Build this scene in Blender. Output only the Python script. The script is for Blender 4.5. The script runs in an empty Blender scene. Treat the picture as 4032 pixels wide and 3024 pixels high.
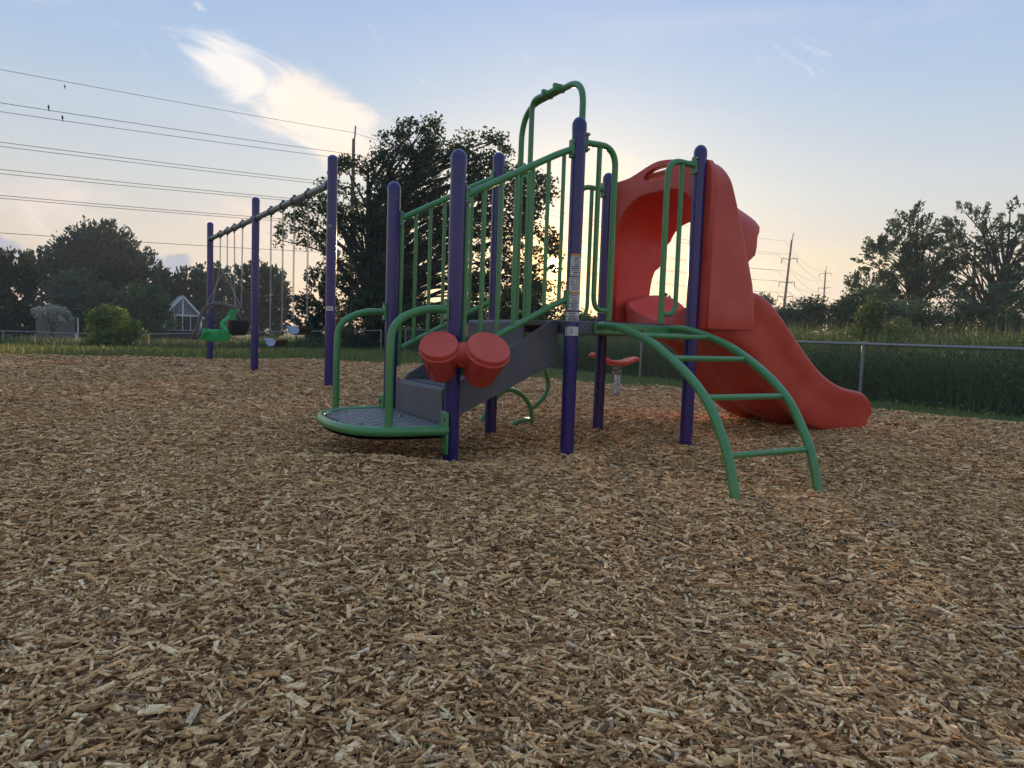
import bpy, bmesh, math, random
import numpy as np
from mathutils import Vector, Matrix
rng = np.random.default_rng(7)
random.seed(7)
scene = bpy.context.scene
col = scene.collection

# ------------------------------------------------------------------ camera
CAMZ = 0.74
FPX, PITCH, ROLL = 2717.37, 0.0693, 0.03397          # focal length in pixels of a 4032 wide frame
_f = Vector((0, math.cos(PITCH), -math.sin(PITCH)))
_x = Vector((1, 0, 0)); _u = _x.cross(_f)
CX = math.cos(ROLL) * _x + math.sin(ROLL) * _u
CU = -math.sin(ROLL) * _x + math.cos(ROLL) * _u
cam_d = bpy.data.cameras.new('camera'); cam = bpy.data.objects.new('camera', cam_d); col.objects.link(cam)
m = Matrix((CX, CU, -_f)).transposed().to_4x4(); m.translation = (0, 0, CAMZ)
cam.matrix_world = m
cam_d.sensor_fit = 'HORIZONTAL'; cam_d.angle = 2 * math.atan(2016 / FPX)
cam_d.clip_start = 0.05; cam_d.clip_end = 4000
scene.camera = cam

# ------------------------------------------------------------------ light
SUN_AZ, SUN_EL = math.radians(3.13), math.radians(5.98)
sun_dir = Vector((math.sin(SUN_AZ) * math.cos(SUN_EL), math.cos(SUN_AZ) * math.cos(SUN_EL), math.sin(SUN_EL)))
sl = bpy.data.lights.new('sun', 'SUN'); sl.energy = 5.0; sl.angle = math.radians(0.6); sl.color = (1.0, 0.62, 0.32)
so = bpy.data.objects.new('sun', sl); col.objects.link(so)
so.rotation_euler = sun_dir.to_track_quat('Z', 'Y').to_euler(); so.location = (3, 40, 12)

world = bpy.data.worlds.new('World'); scene.world = world; world.use_nodes = True
nt = world.node_tree; N = nt.nodes; Lk = nt.links; N.clear()
def nd(t, **kw):
    n = N.new(t)
    for k, v in kw.items(): setattr(n, k, v)
    return n
def vmath(op, a, b=None):
    n = nd('ShaderNodeVectorMath', operation=op)
    for i, s in enumerate((a, b)):
        if s is None: continue
        if hasattr(s, 'is_output'): Lk.new(s, n.inputs[i])
        else: n.inputs[i].default_value = s
    return n.outputs['Value'] if op in ('DOT_PRODUCT', 'LENGTH') else n.outputs['Vector']
def smath(op, a, b=None, clamp=False):
    n = nd('ShaderNodeMath', operation=op, use_clamp=clamp)
    for i, s in enumerate((a, b)):
        if s is None: continue
        if hasattr(s, 'is_output'): Lk.new(s, n.inputs[i])
        else: n.inputs[i].default_value = s
    return n.outputs[0]
def sstep(x, a, b):
    n = nd('ShaderNodeMapRange', interpolation_type='SMOOTHSTEP')
    Lk.new(x, n.inputs['Value']); n.inputs['From Min'].default_value = a; n.inputs['From Max'].default_value = b
    return n.outputs['Result']
def mixc(fac, a, b, mode='MIX'):
    n = nd('ShaderNodeMix', data_type='RGBA', blend_type=mode)
    for s, i in ((fac, 0), (a, 6), (b, 7)):
        if hasattr(s, 'is_output'): Lk.new(s, n.inputs[i])
        else: n.inputs[i].default_value = s
    return n.outputs[2]
sky = nd('ShaderNodeTexSky'); sky.sky_type = 'NISHITA'; sky.sun_disc = False
sky.sun_elevation = SUN_EL; sky.sun_rotation = SUN_AZ
sky.altitude = 200; sky.air_density = 1.0; sky.dust_density = 1.6; sky.ozone_density = 2.0
SKY_STRENGTH = 0.15
dirv = nd('ShaderNodeTexCoord').outputs['Generated']
sep = nd('ShaderNodeSeparateXYZ'); Lk.new(dirv, sep.inputs[0]); elz = sep.outputs['Z']
skyc = sky.outputs[0]
# high thin haze evens the sky out: pale blue overhead, peach towards the horizon
ramp = nd('ShaderNodeValToRGB'); Lk.new(elz, ramp.inputs[0])
cr = ramp.color_ramp; cr.elements[0].position = 0.0; cr.elements[0].color = (4.1, 3.05, 2.45, 1)
cr.elements[1].position = 1.0; cr.elements[1].color = (2.0, 2.85, 4.4, 1)
for p_, c_ in ((0.10, (3.9, 3.3, 2.75, 1)), (0.20, (3.2, 3.4, 3.55, 1)), (0.32, (2.25, 2.95, 3.95, 1)), (0.44, (1.68, 2.50, 4.15, 1))):
    e = cr.elements.new(p_); e.color = c_
skyc = mixc(0.90, skyc, ramp.outputs[0])
# warm aureole around the low sun
sd = vmath('DOT_PRODUCT', dirv, tuple(sun_dir))
for pw, cg in ((22.0, (0.75, 0.48, -1.0, 1)), (90.0, (1.3, 0.62, -0.9, 1)), (1200.0, (13, 5.0, 0.2, 1))):
    g_ = smath('POWER', smath('MAXIMUM', sd, 0.0), pw)
    skyc = mixc(1.0, skyc, mixc(g_, (0, 0, 0, 1), cg), 'ADD')
# thin clouds
def pxdir(x, y):                                     # direction through a point of the 4032x3024 frame
    return (_f + CX * ((x - 2016) / FPX) - CU * ((y - 1512) / FPX)).normalized()
def pv(x, y): return (x * 4032 / 2212, y * 4032 / 2212)
def axes(a, b):
    A = pxdir(*pv(*a)); B = pxdir(*pv(*b)); c = ((A + B) / 2).normalized(); t = B - A; hl = t.length / 2; t = (t - c * t.dot(c)).normalized(); return c, t, c.cross(t), hl
def noise(vec, scale, detail, dist, rough=0.6):
    nz = nd('ShaderNodeTexNoise'); nz.inputs['Scale'].default_value = scale; nz.inputs['Detail'].default_value = detail; nz.inputs['Roughness'].default_value = rough; nz.inputs['Distortion'].default_value = dist
    Lk.new(vec, nz.inputs['Vector']); return nz.outputs[0]
_c, _t, _b, _h = axes((330, 60), (880, 340))
cs_ = nd('ShaderNodeCombineXYZ'); Lk.new(smath('MULTIPLY', vmath('DOT_PRODUCT', dirv, tuple(_t)), 0.40), cs_.inputs[0]); Lk.new(vmath('DOT_PRODUCT', dirv, tuple(_b)), cs_.inputs[1]); Lk.new(smath('MULTIPLY', vmath('DOT_PRODUCT', dirv, tuple(_c)), 0.5), cs_.inputs[2])
STREAK = noise(cs_.outputs[0], 19.0, 5, 1.2, 0.62)
PUFF = noise(dirv, 26.0, 4, 0.5)
def cl(a, b, w, nz, lo, hi, colr, amount, soft=0.55):
    global skyc
    c, t, bb_, hl = axes(a, b)
    cmb = nd('ShaderNodeCombineXYZ'); Lk.new(smath('DIVIDE', vmath('DOT_PRODUCT', dirv, tuple(t)), hl), cmb.inputs[0]); Lk.new(smath('DIVIDE', vmath('DOT_PRODUCT', dirv, tuple(bb_)), w), cmb.inputs[1])
    fall = sstep(vmath('LENGTH', cmb.outputs[0]), 1.0, 0.1)
    body = sstep(smath('ADD', nz, smath('MULTIPLY', smath('SUBTRACT', fall, 1.0), soft)), lo, hi)
    body = smath('MULTIPLY', body, sstep(vmath('DOT_PRODUCT', dirv, tuple(c)), 0.1, 0.5))
    skyc = mixc(smath('MULTIPLY', body, amount, True), skyc, colr)
cl((300, 35), (700, 255), 0.058, STREAK, 0.06, 0.44, (5.9, 5.4, 4.9, 1), 0.75)
cl((400, 90), (940, 375), 0.080, STREAK, 0.08, 0.44, (6.0, 5.1, 4.3, 1), 0.85)
cl((600, 270), (920, 400), 0.07, STREAK, 0.22, 0.6, (6.0, 4.9, 3.9, 1), 0.7)
cl((1180, 330), (1440, 460), 0.09, STREAK, 0.20, 0.6, (6.4, 5.1, 3.7, 1), 0.85)
cl((-250, 420), (420, 480), 0.10, STREAK, 0.25, 0.7, (5.2, 4.3, 3.9, 1), 0.6)
cl((250, 430), (800, 540), 0.08, STREAK, 0.25, 0.7, (5.8, 4.4, 3.6, 1), 0.65)
cl((-100, 510), (95, 560), 0.030, PUFF, 0.22, 0.40, (2.2, 2.35, 2.85, 1), 0.85)
cl((270, 575), (450, 572), 0.030, PUFF, 0.18, 0.34, (1.95, 2.2, 2.8, 1), 0.9)
cl((1500, 520), (2300, 620), 0.07, STREAK, 0.25, 0.7, (5.8, 4.5, 2.6, 1), 0.5)
# wider cloud veils over the rest of the sky, the same everywhere round the horizon
mp = nd('ShaderNodeMapping'); mp.inputs['Scale'].default_value = (1, 1, 4.5); Lk.new(dirv, mp.inputs[0])
skyc = mixc(smath('MULTIPLY', sstep(noise(mp.outputs[0], 2.2, 4, 0.6), 0.45, 0.8), 0.22), skyc, (4.4, 4.1, 3.9, 1))
# the sun itself
disc = sstep(sd, math.cos(math.radians(0.62)), math.cos(math.radians(0.42)))
skyc = mixc(disc, skyc, (160, 120, 60, 1))
bg = nd('ShaderNodeBackground'); bg.inputs['Strength'].default_value = SKY_STRENGTH
Lk.new(skyc, bg.inputs[0])
wo = nd('ShaderNodeOutputWorld'); Lk.new(bg.outputs[0], wo.inputs[0])

vs = scene.view_settings; vs.view_transform = 'Standard'; vs.look = 'None'; vs.exposure = 0.42; vs.gamma = 1.0; vs.use_curve_mapping = False
scene.render.engine = 'CYCLES'
scene.cycles.max_bounces = 4; scene.cycles.diffuse_bounces = 2; scene.cycles.glossy_bounces = 2; scene.cycles.transmission_bounces = 3; scene.cycles.transparent_max_bounces = 4; scene.cycles.sample_clamp_indirect = 4.0

# ------------------------------------------------------------------ helpers
def tag(o, label=None, cat=None, group=None, kind=None):
    for k, v in (('label', label), ('category', cat), ('group', group), ('kind', kind)):
        if v: o[k] = v
    return o
def empty(name, loc=(0, 0, 0), rz=0.0):
    o = bpy.data.objects.new(name, None); col.objects.link(o); o.location = loc; o.rotation_euler = (0, 0, rz); o.empty_display_size = 0.1
    return o
def link(name, me, mat, parent=None):
    o = bpy.data.objects.new(name, me); col.objects.link(o)
    if mat is not None and not me.materials: me.materials.append(mat)
    if parent is not None: o.parent = parent
    return o

class MB:
    def __init__(s): s.v = []; s.f = []
    def add(s, vs_, fs):
        k = len(s.v); s.v += [tuple(p) for p in vs_]; s.f += [tuple(i + k for i in f) for f in fs]; return s
    def box(s, x0, y0, z0, x1, y1, z1):
        return s.add([(x0, y0, z0), (x1, y0, z0), (x1, y1, z0), (x0, y1, z0), (x0, y0, z1), (x1, y0, z1), (x1, y1, z1), (x0, y1, z1)],
                     [(0, 3, 2, 1), (4, 5, 6, 7), (0, 1, 5, 4), (1, 2, 6, 5), (2, 3, 7, 6), (3, 0, 4, 7)])
    def obox(s, c, ax, ay, az, hx, hy, hz):
        c, ax, ay, az = Vector(c), Vector(ax).normalized(), Vector(ay).normalized(), Vector(az).normalized()
        P = [c + ax * hx * a + ay * hy * b + az * hz * d for d in (-1, 1) for a, b in ((-1, -1), (1, -1), (1, 1), (-1, 1))]
        return s.add(P, [(0, 3, 2, 1), (4, 5, 6, 7), (0, 1, 5, 4), (1, 2, 6, 5), (2, 3, 7, 6), (3, 0, 4, 7)])
    def tube(s, pts, r, n=10, cap=True, closed=False):
        P = [Vector(p) for p in pts]; K = len(P)
        rr = r if hasattr(r, '__len__') else [r] * K
        T = []
        for i in range(K):
            a = P[(i - 1) % K] if (closed or i > 0) else P[i]; b = P[(i + 1) % K] if (closed or i < K - 1) else P[i]
            t = (b - a); T.append(t.normalized() if t.length > 1e-9 else Vector((0, 0, 1)))
        ref = Vector((0, 0, 1)) if abs(T[0].z) < 0.9 else Vector((1, 0, 0))
        nrm = (ref - T[0] * ref.dot(T[0])).normalized(); V = []; F = []
        for i in range(K):
            nrm = (nrm - T[i] * nrm.dot(T[i]))
            nrm = nrm.normalized() if nrm.length > 1e-6 else T[i].orthogonal().normalized()
            bn = T[i].cross(nrm)
            for j in range(n):
                a = 2 * math.pi * j / n
                V.append(P[i] + (nrm * math.cos(a) + bn * math.sin(a)) * rr[i])
        for i in range(K if closed else K - 1):
            i2 = (i + 1) % K
            for j in range(n):
                j2 = (j + 1) % n; F.append((i * n + j, i * n + j2, i2 * n + j2, i2 * n + j))
        if cap and not closed:
            F.append(tuple(range(n - 1, -1, -1))); F.append(tuple((K - 1) * n + j for j in range(n)))
        return s.add(V, F)
    def lathe(s, prof, n=24, mat=None, cap=True):
        V = []; F = []; mat = mat or Matrix.Identity(4)
        for r, z in prof:
            for j in range(n):
                a = 2 * math.pi * j / n; V.append(mat @ Vector((r * math.cos(a), r * math.sin(a), z)))
        for i in range(len(prof) - 1):
            for j in range(n):
                j2 = (j + 1) % n; F.append((i * n + j, i * n + j2, (i + 1) * n + j2, (i + 1) * n + j))
        if cap: F.append(tuple(range(n - 1, -1, -1))); F.append(tuple((len(prof) - 1) * n + j for j in range(n)))
        return s.add(V, F)
    def prism(s, poly, axis, lo, hi):                # poly in two coords, extruded along axis 0/1/2
        n = len(poly); V = []
        for w in (lo, hi):
            for a, b in poly:
                q = [0, 0, 0]; o = [i for i in range(3) if i != axis]; q[o[0]] = a; q[o[1]] = b; q[axis] = w; V.append(q)
        return s.add(V, [tuple(range(n)), tuple(range(2 * n - 1, n - 1, -1))] + [(i, i + n, (i + 1) % n + n, (i + 1) % n) for i in range(n)])
    def mesh(s, name, smooth=True):
        me = bpy.data.meshes.new(name); me.from_pydata(s.v, [], s.f)
        bm = bmesh.new(); bm.from_mesh(me); bmesh.ops.recalc_face_normals(bm, faces=bm.faces)
        if smooth:
            for e in bm.edges:
                if len(e.link_faces) == 2 and e.calc_face_angle(0) > 0.6: e.smooth = False
            for f in bm.faces: f.smooth = True
        bm.to_mesh(me); bm.free(); return me
    def build(s, name, mat, parent=None, smooth=True, bevel=0):
        o = link(name, s.mesh(name, smooth), mat, parent)
        if bevel:
            b = o.modifiers.new('bevel', 'BEVEL'); b.width = bevel; b.segments = 2; b.limit_method = 'ANGLE'; b.angle_limit = 0.7
        return o

def fillet(pts, rad, n=7):
    P = [Vector(p) for p in pts]; out = [P[0]]
    for i in range(1, len(P) - 1):
        a, b, c = P[i - 1], P[i], P[i + 1]; r = rad[i - 1] if hasattr(rad, '__len__') else rad
        d1, d2 = (a - b), (c - b); t1 = min(r, d1.length * 0.499); t2 = min(r, d2.length * 0.499)
        A = b + d1.normalized() * t1; C = b + d2.normalized() * t2
        for k in range(n + 1):
            t = k / n; out.append(A * (1 - t) ** 2 * 1 + b * 2 * t * (1 - t) + C * t * t)
    out.append(P[-1]); return out
def spline(pts, n=6):                                # Catmull-Rom through the points
    P = [Vector(p) for p in pts]; P = [2 * P[0] - P[1]] + P + [2 * P[-1] - P[-2]]; out = []
    for i in range(1, len(P) - 2):
        for k in range(n):
            t = k / n; a, b, c, d = P[i - 1:i + 3]
            out.append(0.5 * ((2 * b) + (c - a) * t + (2 * a - 5 * b + 4 * c - d) * t * t + (3 * b - a - 3 * c + d) * t ** 3))
    out.append(P[-2]); return out

# ------------------------------------------------------------------ materials
MATS = {}
def mat(name, c, rough=0.5, c2=None, nscale=8.0, bump=0.0, bscale=60.0, metallic=0.0, spec=0.5, coat=0.0, stretch=(1, 1, 1), lo=0.35, hi=0.65, trans=0.0, rvar=0.0):
    if name in MATS: return MATS[name]
    mt = bpy.data.materials.new(name); mt.use_nodes = True; t = mt.node_tree; b = t.nodes['Principled BSDF']
    b.inputs['Base Color'].default_value = (*c, 1); b.inputs['Roughness'].default_value = rough; b.inputs['Metallic'].default_value = metallic
    b.inputs['Specular IOR Level'].default_value = spec; b.inputs['Coat Weight'].default_value = coat; b.inputs['Coat Roughness'].default_value = 0.15
    tc = t.nodes.new('ShaderNodeTexCoord'); mp = t.nodes.new('ShaderNodeMapping'); mp.inputs['Scale'].default_value = stretch
    t.links.new(tc.outputs['Object'], mp.inputs[0])
    if c2:
        nz = t.nodes.new('ShaderNodeTexNoise'); nz.inputs['Scale'].default_value = nscale; nz.inputs['Detail'].default_value = 5; nz.inputs['Roughness'].default_value = 0.65
        t.links.new(mp.outputs[0], nz.inputs['Vector'])
        mr = t.nodes.new('ShaderNodeMapRange'); mr.inputs['From Min'].default_value = lo; mr.inputs['From Max'].default_value = hi; t.links.new(nz.outputs[0], mr.inputs[0])
        mx = t.nodes.new('ShaderNodeMix'); mx.data_type = 'RGBA'; mx.inputs[6].default_value = (*c, 1); mx.inputs[7].default_value = (*c2, 1)
        t.links.new(mr.outputs[0], mx.inputs[0]); t.links.new(mx.outputs[2], b.inputs['Base Color'])
        if rvar:
            m2 = t.nodes.new('ShaderNodeMapRange'); m2.inputs['To Min'].default_value = rough - rvar; m2.inputs['To Max'].default_value = rough + rvar
            t.links.new(nz.outputs[0], m2.inputs[0]); t.links.new(m2.outputs[0], b.inputs['Roughness'])
    if bump:
        nb = t.nodes.new('ShaderNodeTexNoise'); nb.inputs['Scale'].default_value = bscale; nb.inputs['Detail'].default_value = 3
        t.links.new(mp.outputs[0], nb.inputs['Vector'])
        bn = t.nodes.new('ShaderNodeBump'); bn.inputs['Strength'].default_value = bump; bn.inputs['Distance'].default_value = 0.01
        t.links.new(nb.outputs[0], bn.inputs['Height']); t.links.new(bn.outputs[0], b.inputs['Normal'])
    MATS[name] = mt; return mt
purple = mat('purple powder coat', (0.021, 0.014, 0.118), 0.21, (0.027, 0.018, 0.135), 3.0, 0.012, 200, coat=0.12, rvar=0.05)
green = mat('green powder coat', (0.050, 0.205, 0.060), 0.33, (0.062, 0.240, 0.078), 6.0, 0.02, 260, coat=0.2, rvar=0.08)
red = mat('red rotomoulded plastic', (0.50, 0.048, 0.026), 0.46, (0.60, 0.085, 0.055), 2.6, 0.07, 380, rvar=0.10)
grey = mat('grey vinyl coating', (0.085, 0.087, 0.098), 0.50, (0.115, 0.115, 0.122), 5.0, 0.10, 350)
tread = mat('dark grey tread plate', (0.16, 0.165, 0.175), 0.36, (0.23, 0.235, 0.245), 9.0, 0.1, 300)
steel = mat('galvanised steel', (0.27, 0.28, 0.29), 0.5, (0.20, 0.21, 0.22), 20.0, 0.05, 200, metallic=0.8)
chainm = mat('weathered chain steel', (0.40, 0.38, 0.35), 0.55, (0.27, 0.25, 0.22), 30, metallic=0.3)
rubber = mat('black rubber', (0.010, 0.010, 0.012), 0.5, (0.018, 0.018, 0.020), 12)
sticker = mat('white vinyl sticker', (0.62, 0.61, 0.60), 0.45, (0.50, 0.49, 0.48), 25)
ink = mat('black ink', (0.03, 0.03, 0.035), 0.6)
orange = mat('orange label band', (0.55, 0.26, 0.06), 0.5)
woodpole = mat('weathered pole wood', (0.16, 0.105, 0.07), 0.85, (0.10, 0.07, 0.05), 4, 0.4, 20, stretch=(6, 6, 0.4))
bark = mat('tree bark', (0.055, 0.042, 0.032), 0.9, (0.03, 0.024, 0.02), 6, 0.6, 18, stretch=(2, 2, 0.5))
wirem = mat('aluminium conductor', (0.10, 0.10, 0.11), 0.5)
fencewood = mat('grey fence boards', (0.17, 0.16, 0.15), 0.85, (0.10, 0.095, 0.09), 5, 0.3, 30, stretch=(4, 4, 0.6))
whitetrim = mat('white painted trim', (0.72, 0.72, 0.74), 0.5, (0.6, 0.6, 0.62), 10)
shedwall = mat('blue grey shed siding', (0.16, 0.18, 0.22), 0.7, (0.13, 0.15, 0.19), 8)
shedroof = mat('grey shed shingles', (0.30, 0.31, 0.33), 0.8, (0.2, 0.2, 0.22), 14, 0.3, 40)
darkglass = mat('dark glass', (0.02, 0.025, 0.03), 0.08)
foam = mat('grey foam bar', (0.16, 0.145, 0.135), 0.85, (0.11, 0.10, 0.095), 18, 0.3, 60)
brightgreen = mat('bright green moulded plastic', (0.03, 0.40, 0.11), 0.4, (0.04, 0.46, 0.14), 6)
bluegrey = mat('pale blue swing belt facing', (0.24, 0.29, 0.38), 0.4, (0.18, 0.22, 0.30), 12)
birdm = mat('dark bird plumage', (0.02, 0.02, 0.022), 0.7)

def leafmat(name, ca, cb, transl=0.35):
    mt = bpy.data.materials.new(name); mt.use_nodes = True; t = mt.node_tree; t.nodes.clear()
    at = t.nodes.new('ShaderNodeAttribute'); at.attribute_name = 'rnd'
    mx = t.nodes.new('ShaderNodeMix'); mx.data_type = 'RGBA'; mx.inputs[6].default_value = (*ca, 1); mx.inputs[7].default_value = (*cb, 1)
    t.links.new(at.outputs['Fac'], mx.inputs[0])
    d = t.nodes.new('ShaderNodeBsdfPrincipled'); d.inputs['Roughness'].default_value = 0.55; d.inputs['Specular IOR Level'].default_value = 0.25; t.links.new(mx.outputs[2], d.inputs['Base Color'])
    tr = t.nodes.new('ShaderNodeBsdfTranslucent'); t.links.new(mx.outputs[2], tr.inputs[0])
    ms = t.nodes.new('ShaderNodeMixShader'); ms.inputs[0].default_value = transl; t.links.new(d.outputs[0], ms.inputs[1]); t.links.new(tr.outputs[0], ms.inputs[2])
    o = t.nodes.new('ShaderNodeOutputMaterial'); t.links.new(ms.outputs[0], o.inputs[0]); return mt

# ------------------------------------------------------------------ terrain
def sm(t): t = np.clip(t, 0, 1); return t * t * (3 - 2 * t)
def gz(x, y):                                        # open ground: falls a little towards the far left
    x = np.asarray(x, float); y = np.asarray(y, float)
    return -0.62 * sm((-x - 3) / 16) * sm((y - 15) / 14)
EDGE = [(-14, 13.2), (-10.7, 14.4), (-7.4, 16.3), (-4.2, 17.6), (-2.2, 16.2), (0.4, 12.9), (2.6, 11.1), (4.55, 9.0), (5.4, 7.3), (6.6, 4.6), (7.6, 0), (7.6, -6), (-14, -6)]
def smoothpoly(P, it=2):
    P = np.array(P, float)
    for _ in range(it):
        Q = np.roll(P, -1, 0); P = np.stack([0.75 * P + 0.25 * Q, 0.25 * P + 0.75 * Q], 1).reshape(-1, 2)
    return P
EDGEP = smoothpoly(EDGE)
def inside(x, y, P=EDGEP):
    x = np.asarray(x, float); y = np.asarray(y, float); r = np.zeros(x.shape, bool); n = len(P); j = n - 1
    for i in range(n):
        xi, yi = P[i]; xj, yj = P[j]
        c = ((yi > y) != (yj > y)) & (x < (xj - xi) * (y - yi) / (yj - yi + 1e-12) + xi); r ^= c; j = i
    return r
def edgedist(x, y, P=EDGEP):
    d = np.full(np.shape(x), 1e9); n = len(P)
    for i in range(n):
        a = P[i]; b = P[(i + 1) % n]; ab = b - a; t = np.clip(((x - a[0]) * ab[0] + (y - a[1]) * ab[1]) / (ab @ ab + 1e-12), 0, 1)
        d = np.minimum(d, np.hypot(x - a[0] - t * ab[0], y - a[1] - t * ab[1]))
    return d
_ph = rng.uniform(0, 6.28, 24); _dr = rng.uniform(0, 6.28, 24); _fq = rng.uniform(0.7, 6.0, 24)
def lump(x, y):
    s = 0
    for a, b, c in zip(_ph, _dr, _fq): s = s + np.sin((x * math.cos(b) + y * math.sin(b)) * c + a) / (c + 0.6)
    return s / 6
def gm(x, y):                                        # mulch: lumpy, thinning out at its edge
    x = np.asarray(x, float); y = np.asarray(y, float)
    b = 0.030 * lump(x, y) * 2.8
    b = b + 0.075 * np.exp(-(((x + 0.72) / 0.55) ** 2 + ((y - 3.60) / 0.24) ** 2)) + 0.03 * np.exp(-(((x - 0.1) / 0.5) ** 2 + ((y - 3.6) / 0.3) ** 2)) + 0.03 * np.exp(-(((x - 1.1) / 0.4) ** 2 + ((y - 4.5) / 0.35) ** 2))
    b = b - 0.05 * np.exp(-(((x + 0.75) / 0.40) ** 2 + ((y - 4.05) / 0.25) ** 2))
    return b * sm((x + 16) / 2) - 0.005
def pymesh(name, V, F, smooth=False):
    me = bpy.data.meshes.new(name); V = np.asarray(V, np.float32); F = np.asarray(F, np.int32); k = F.shape[1]
    me.vertices.add(len(V)); me.vertices.foreach_set('co', V.ravel()); me.loops.add(F.size); me.loops.foreach_set('vertex_index', F.ravel())
    me.polygons.add(len(F)); me.polygons.foreach_set('loop_start', np.arange(len(F), dtype=np.int32) * k)
    me.polygons.foreach_set('use_smooth', np.full(len(F), smooth)); me.update(calc_edges=True); return me
def attr(me, name, arr):
    a = me.attributes.new(name, 'FLOAT', 'POINT'); a.data.foreach_set('value', np.asarray(arr, np.float32))

def soilmat(name, cols, scale, bump, bscale):
    mt = bpy.data.materials.new(name); mt.use_nodes = True; t = mt.node_tree; b = t.nodes['Principled BSDF']; b.inputs['Roughness'].default_value = 0.9; b.inputs['Specular IOR Level'].default_value = 0.2
    tc = t.nodes.new('ShaderNodeTexCoord')
    nz = t.nodes.new('ShaderNodeTexNoise'); nz.inputs['Scale'].default_value = scale; nz.inputs['Detail'].default_value = 4; nz.inputs['Roughness'].default_value = 0.75; t.links.new(tc.outputs['Object'], nz.inputs['Vector'])
    n2 = t.nodes.new('ShaderNodeTexNoise'); n2.inputs['Scale'].default_value = 0.6; n2.inputs['Detail'].default_value = 1; t.links.new(tc.outputs['Object'], n2.inputs['Vector'])
    ad = t.nodes.new('ShaderNodeMath'); ad.operation = 'MULTIPLY_ADD'; ad.inputs[1].default_value = 0.35; t.links.new(n2.outputs[0], ad.inputs[0])
    t.links.new(nz.outputs[0], ad.inputs[2])
    r = t.nodes.new('ShaderNodeValToRGB'); t.links.new(ad.outputs[0], r.inputs[0]); cr = r.color_ramp
    cr.elements[0].position = cols[0][0]; cr.elements[0].color = (*cols[0][1], 1); cr.elements[1].position = cols[-1][0]; cr.elements[1].color = (*cols[-1][1], 1)
    for p, c in cols[1:-1]: e = cr.elements.new(p); e.color = (*c, 1)
    t.links.new(r.outputs[0], b.inputs['Base Color'])
    vb = t.nodes.new('ShaderNodeTexVoronoi'); vb.inputs['Scale'].default_value = bscale; t.links.new(tc.outputs['Object'], vb.inputs['Vector'])
    bn = t.nodes.new('ShaderNodeBump'); bn.inputs['Strength'].default_value = bump; bn.inputs['Distance'].default_value = 0.03; t.links.new(vb.outputs[0], bn.inputs['Height']); t.links.new(bn.outputs[0], b.inputs['Normal'])
    return mt
def grid(xs, ys, zf):
    X, Y = np.meshgrid(xs, ys); Zz = zf(X, Y); V = np.stack([X, Y, Zz], -1).reshape(-1, 3); nx, ny = len(xs), len(ys)
    i, j = np.meshgrid(np.arange(nx - 1), np.arange(ny - 1)); a = (j * nx + i).ravel(); return V, np.stack([a, a + 1, a + nx + 1, a + nx], 1)
def spread(n, ext, k=5.0): t = np.linspace(-1, 1, n); return ext * np.sinh(t * k) / math.sinh(k)
grassland = soilmat('meadow turf', [(0.40, (0.030, 0.046, 0.014)), (0.62, (0.075, 0.105, 0.030)), (0.85, (0.15, 0.165, 0.06))], 9.0, 0.5, 25)
V, F = grid(spread(141, 1200, 6), spread(141, 1200, 6) + 8, lambda X, Y: gz(X, Y) - 0.045 - 0.03 * (edgedist(X, Y) < 0.25) * inside(X, Y) - 0.10 * inside(X, Y) * (edgedist(X, Y) > 0.8))
ground = link('ground', pymesh('ground', V, F, True), grassland); tag(ground, kind='structure')

mulchm = soilmat('shredded bark mulch', [(0.40, (0.08, 0.042, 0.020)), (0.58, (0.26, 0.145, 0.066)), (0.72, (0.50, 0.30, 0.14)), (0.9, (0.70, 0.47, 0.25))], 26.0, 1.0, 34)
xs = np.linspace(-14, 8, 331); ys = np.concatenate([np.linspace(-6, 0, 25)[:-1], np.linspace(0, 18, 301)])
V, F = grid(xs, ys, lambda X, Y: gm(X, Y))
cen = V[F].mean(1); keep = inside(cen[:, 0], cen[:, 1]); F = F[keep]
d = edgedist(V[:, 0], V[:, 1]); ins = inside(V[:, 0], V[:, 1])
V[:, 2] -= np.where(ins, 0.035 * (1 - sm(d / 0.35)), 0.05)
V[:, 2] += gz(V[:, 0], V[:, 1])
used, inv = np.unique(F, return_inverse=True); V = V[used]; F = inv.reshape(F.shape)
mulch = link('mulch_bed', pymesh('mulch_bed', V, F, True), mulchm); tag(mulch, kind='structure')

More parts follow.
